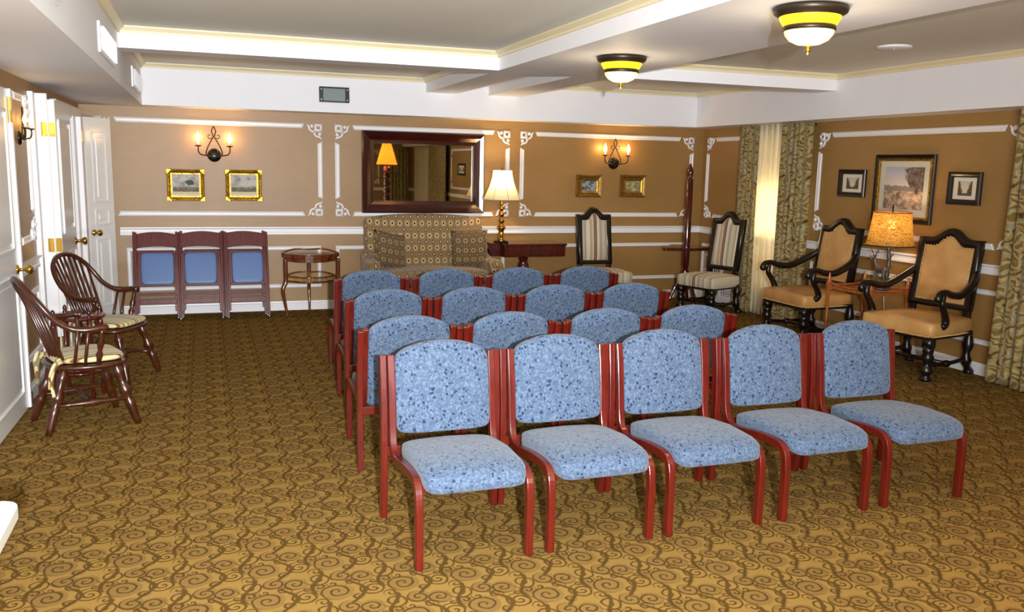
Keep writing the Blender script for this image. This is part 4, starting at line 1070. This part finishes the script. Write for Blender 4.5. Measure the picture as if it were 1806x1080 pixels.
bp_ = [(.058, .022), (.056, .034), (.042, .042), (.048, .052), (.030, .066), (.032, .11), (.026, .13), (.032, .14), (.046, .165), (.046, .18), (.028, .20), (.018, .212), (.026, .222), (.038, .245), (.038, .255), (.020, .275), (.014, .285), (.022, .295), (.034, .317), (.032, .328), (.016, .345), (.013, .355), (.026, .375), (.028, .385), (.013, .405), (.011, .415), (.022, .432), (.012, .45), (.010, .47), (.018, .485), (.009, .50), (.009, .53), (.02, .545), (.012, .56), (.006, .60), (.006, .79), (0, .79)]
MB().lathe(bp_, 20).build('column', M['brass'], t, True)
n = 8
def bell(h0, h1, r0, r1, np_, mat, t, nm='shade'):
    mb = MB(); N, K = np_*6, 12
    def fn(i, j):
        a = 2*PI*i; k = j
        r = r1+(r0-r1)*((1-k)**1.7)
        ph = (i*np_) % 1.0; r *= 1-.030*math.sin(PI*ph)
        return (r*math.cos(a), r*math.sin(a), h0+(h1-h0)*k)
    mb.grid(fn, N, K); return mb.build(nm, mat, t, True)
bell(.485, .805, .222, .108, 8, M['shade_ivory'], t)
for k in range(8):
    a = 2*PI*k/8; pts = []
    for j in range(9):
        q = j/8; r = (.108+(.222-.108)*((1-q)**1.7))+.002; pts.append((r*math.cos(a), r*math.sin(a), .485+.32*q))
    MB().tube(pts, .0028, 5).build('shade_rib', M['gold'], t, True)
for h, r in ((.485, .223), (.805, .109)): MB().tube([(r*math.cos(2*PI*k/40), r*math.sin(2*PI*k/40), h) for k in range(40)], .004, 6, closed=True).build('shade_trim', M['cream'], t, True)
MB().lathe([(.010, .795), (.014, .81), (.006, .82), (.010, .83), (0, .842)], 10).build('finial', M['brass'], t, True)
MB().superq(.03, .03, .04, 1, 1, 14, 8, None, (0, 0, .665)).build('bulb', M['bulb'], t, True)
lo = light('table_lamp_light', 'POINT', (0, 0, .735), 21, WARM, .05); lo.parent = t

# ------------------------------------------------------------------ corner stand
t = thing('corner_stand', 'tall dark turned post stand with a triangular shelf in the corner', 'stand', (5.455, 9.10, 0), .0)
MB().lathe([(.030, .26), (.050, .30), (.055, .37), (.030, .42), (.042, .44), (.044, .62), (.042, .75), (.042, 1.46), (.030, 1.47), (.045, 1.475), (.045, 1.485), (.022, 1.50), (.036, 1.54), (.038, 1.58), (.022, 1.625), (.016, 1.64), (.012, 1.66), (.004, 1.675), (0, 1.675)], 18).build('post', M['mahog'], t, True)
MB().prism([(-.33, -.10), (.0, -.20), (.33, -.14), (.36, -.09), (.05, .32), (-.03, .32), (-.35, -.06)], 'z', .650, .685).build('shelf', M['mahog'], t, bevel=.01)
for k in range(3):
    a = -PI/2+.3+k*2*PI/3; c_, s_ = math.cos(a), math.sin(a)
    pts = smooth([(c_*.02, s_*.02, .28), (c_*.09, s_*.09, .24), (c_*.15, s_*.15, .12), (c_*.19, s_*.19, .035), (c_*.26, s_*.26, .02)], 4); MB().tube(pts, .021, 8).build('leg', M['mahog'], t, True)

# ------------------------------------------------------------------ bamboo side table and deer lamp
t = thing('bamboo_table', 'honey wood side table with corner post finials between the leather armchairs', 'table', (5.56, 6.16, 0), .06)
a_, b_ = .21, .25
for sx in (-1, 1):
    for sy in (-1, 1):
        MB().lathe([(.013, 0), (.014, .1), (.012, .3), (.015, .32), (.012, .34), (.013, .56), (.022, .60), (.022, .66), (.014, .67), (.018, .69), (.008, .71), (.012, .72), (0, .74)], 10, (sx*a_, sy*b_, -.03)).build('leg', M['honey'], t, True)
        MB().box(sx*a_-.02, sx*a_+.02, sy*b_-.02, sy*b_+.02, .545, .615).build('corner_block', M['honey'], t, bevel=.004)
MB().box(-a_, a_, -b_, b_, .555, .578).build('top', M['honey'], t, bevel=.003)
MB().box(-a_, a_, -b_, b_, .20, .215).build('lower_shelf', M['honey'], t, bevel=.003)
for sx in (-1, 1): MB().tube(smooth([(sx*a_, -b_, .615), (sx*a_, -b_*.5, .592), (sx*a_, b_*.5, .592), (sx*a_, b_, .615)], 4), .009, 6).build('gallery_rail', M['honey'], t, True)
for sy in (-1, 1): MB().tube(smooth([(-a_, sy*b_, .615), (-a_*.5, sy*b_, .592), (a_*.5, sy*b_, .592), (a_, sy*b_, .615)], 4), .009, 6).build('gallery_rail', M['honey'], t, True)

t = thing('deer_lamp', 'cast stag table lamp with a glowing woven twine shade', 'lamp', (5.60, 6.04, .578), .0)
MB().superq(.085, .10, .032, .8, .8, 20, 8, lambda p: (p.x, p.y, p.z+.012*math.sin(30*p.x+20*p.y)), (0, .03, .028)).build('rock_base', M['pewter'], t, True)
pts = smooth([(.03, -.03, .04), (.028, -.025, .16), (.034, -.03, .26), (.026, -.022, .36), (.03, -.025, .44)], 5)
MB().tube(pts, [.017+.004*math.sin(i*1.7) for i in range(len(pts))], 8).tube([(.03, -.03, .30), (.055, -.05, .33)], .009, 6).tube([(.03, -.03, .20), (.05, -.055, .215)], .008, 6).build('trunk', M['pewter'], t, True)
MB().tube([(.03, -.025, .40), (.03, -.025, .76)], .006, 8).build('pole', M['bronze'], t, True)
mb = MB()  # the stag, facing +y side (toward the sheer) with the head turned to the room
mb.tube(smooth([(0, -.045, .175), (0, -.02, .185), (0, .03, .180), (0, .065, .190), (0, .085, .205)], 4), [.018, .024, .028, .030, .030, .029, .028, .027, .027, .028, .028, .029, .029, .028, .025, .020, .014], 10)
mb.tube(smooth([(0, .070, .195), (-.004, .090, .235), (-.010, .098, .275), (-.016, .098, .292)], 3), [.024, .022, .019, .017, .016, .015, .014, .014, .013, .012], 8)
mb.tube([(-.012, .100, .292), (-.028, .100, .290), (-.046, .098, .280), (-.060, .097, .272)], [.014, .017, .012, .007], 8)
for s in (-1, 1):
    mb.tube([(-.012, .098+s*.010, .300), (-.004, .098+s*.034, .306)], [.006, .002], 6)
    mb.tube(smooth([(-.014, .098+s*.008, .305), (-.010, .098+s*.022, .325), (-.008, .098+s*.040, .335), (-.014, .098+s*.046, .362)], 3), [.0045]*9+[.002], 6)
    mb.tube([(-.010, .098+s*.022, .325), (-.022, .098+s*.024, .350)], .003, 5); mb.tube([(-.008, .098+s*.036, .333), (-.022, .098+s*.034, .360)], .003, 5)
    mb.tube([(s*.014, .070, .185), (s*.016, .076, .13), (s*.014, .072, .09), (s*.014, .074, .045)], [.014, .009, .007, .008], 7)
    mb.tube([(s*.015, -.035, .180), (s*.018, -.030, .135), (s*.016, -.048, .10), (s*.016, -.040, .045)], [.020, .013, .008, .008], 7)
mb.tube([(0, -.05, .19), (0, -.062, .175)], [.008, .003], 6)
mb.build('stag', M['pewter'], t, True)
mb = MB()
mb.grid(lambda i, j: ((.205-.050*j**.6+.006*math.sin(60*PI*i)*.3)*math.cos(2*PI*i)+.03, (.205-.050*j**.6)*math.sin(2*PI*i)-.025, .405+.285*j+.004*math.sin(14*PI*i)), 60, 14)
sh = mb.build('shade', M['shade_woven'], t, True)
for h, r in ((.405, .206), (.69, .156)): MB().tube([(r*math.cos(2*PI*k/40)+.03, r*math.sin(2*PI*k/40)-.025, h) for k in range(40)], .005, 6, closed=True).build('shade_trim', M['honey'] if h > .5 else M['bronze'], t, True)
MB().superq(.032, .032, .042, 1, 1, 14, 8, None, (.03, -.025, .585)).build('bulb', M['bulb'], t, True)
lo = light('deer_lamp_light', 'POINT', (.03, -.025, .585), 10, WARM, .045); lo.parent = t
MB().tube(smooth([(.06, .05, .01), (.13, .10, -.06), (.20, .16, -.30), (.22, .25, -.50), (.15, .36, -.57), (.24, .50, -.57)], 6), .004, 6).build('cord', M['cordw'], t, True)

# ------------------------------------------------------------------ white folding table, its corner in view
t = thing('folding_table', 'white laminate folding table, only its rounded corner in view', 'table', (-.78, 1.45, 0))
def rrect(hx, hy, r, n=6):
    pts = []
    for cx, cy, a0 in ((hx-r, hy-r, 0), (-hx+r, hy-r, PI/2), (-hx+r, -hy+r, PI), (hx-r, -hy+r, 3*PI/2)):
        for k in range(n+1): a = a0+PI/2*k/n; pts.append((cx+r*math.cos(a), cy+r*math.sin(a)))
    return pts
MB().prism(rrect(.325, .90, .045), 'z', .700, .740).build('top', M['plastic'], t, bevel=.006)
for sy in (-1, 1):
    MB().tube(smooth([(-.26, sy*.66, 0), (-.26, sy*.66, .66), (-.22, sy*.66, .695), (.22, sy*.66, .695), (.26, sy*.66, .66), (.26, sy*.66, 0)], 3), .014, 8).build('leg_frame', M['greyleg'], t, True)

# ------------------------------------------------------------------ what the mirror sees behind the camera
drape('curtain', lambda u, d, z: (u, FR+.11+d, z), 5.10, 5.72, .02, 2.10, 6, .035, M['curtain'], 'olive damask curtain panel seen only in the mirror, beside the twisted lamp', 'curtain', .03, 'damask curtains', 5)
drape('sheer_curtain', pc(.08), -5.95, -4.05, .02, 2.10, 12, .02, M['sheer'], 'ivory sheer curtain seen only in the mirror', 'curtain', .0, None, 6, .002)
drape('curtain', pc(.12), -4.05, -2.35, .02, 2.10, 12, .035, M['curtain'], 'olive damask curtain panel seen only in the mirror, beside the dark picture', 'curtain', .02, 'damask curtains', 7)
picture('small dark-framed picture seen only in the mirror', pr_, -1.55, -.95, 1.36, 1.64, .05, M['espresso'], (.06, .06, .04, .04), art('mirror_view', 15), M['cream'], .03)
t = thing('floor_lamp', 'barley-twist floor lamp with amber shade seen in the mirror', 'lamp', (3.62, 1.0, 0))
pts = [(.036*math.cos(k*.34), .036*math.sin(k*.34), .12+k*.0165) for k in range(86)]
pts2 = [(-x, -y, z) for x, y, z in pts]
MB().tube(pts, .034, 8).tube(pts2, .034, 8).build('twist_column', M['mahog'], t, True)
MB().lathe([(.17, 0), (.17, .03), (.12, .06), (.06, .12), (0, .12)], 24).build('base', M['mahog'], t, True)
MB().tube([(0, 0, 1.5), (0, 0, 2.0)], .012, 8).build('pole', M['mahog'], t, True)
MB().grid(lambda i, j: ((.215-.125*j)*math.cos(2*PI*i), (.215-.125*j)*math.sin(2*PI*i), 1.58+.43*j), 36, 6).build('shade', M['shade_amber'], t, True)
lo = light('floor_lamp_light', 'POINT', (0, 0, 1.76), 75, WARM, .06); lo.parent = t

# ------------------------------------------------------------------ pieces that belong to a part go one level deeper
SUB = {'table_lamp': {'shade_rib': 'shade', 'shade_trim': 'shade', 'finial': 'shade'}, 'deer_lamp': {'shade_trim': 'shade', 'pole': 'trunk'},
       'ceiling_lamp': {'finial': 'glass_bowl'}, 'folding_chair': {'seat_pad': 'seat_frame', 'foot_glide': 'post'}, 'console_table': {'drawer_front': 'apron'},
       'bamboo_table': {'gallery_rail': 'top'}, 'gallery_table': {'top_rim': 'top', 'shelf_rim': 'shelf', 'brass_gallery': 'shelf'},
       'wall_sconce': {'drip_pan': 'arm', 'candle_sleeve': 'arm', 'bulb': 'arm'}, 'wall_speaker': {'screw': 'frame'}, 'ceiling_disc': {'screw': 'cover'},
       'framed_picture': {'corner_ornament': 'frame', 'slip': 'frame'}, 'wall_mirror': {'inner_lip': 'frame'}, 'side_table': {'finial': 'leg'}, 'seat_cushion': {'tie': 'pad'},
       'door_1': {'panel_moulding': 'leaf', 'raised_panel': 'leaf'}, 'door_2': {'panel_moulding': 'leaf', 'raised_panel': 'leaf'}, 'door_3': {'panel_moulding': 'leaf', 'raised_panel': 'leaf'}}
last = {}
for o in list(COL.objects):
    if o.type != 'MESH' or not o.parent or o.parent.parent: continue
    root = o.parent; bn = o.name.split('.')[0]; last[(root.name, bn)] = o
    want = SUB.get(root.name.split('.')[0], {}).get(bn)
    if want and (root.name, want) in last: o.parent = last[(root.name, want)]
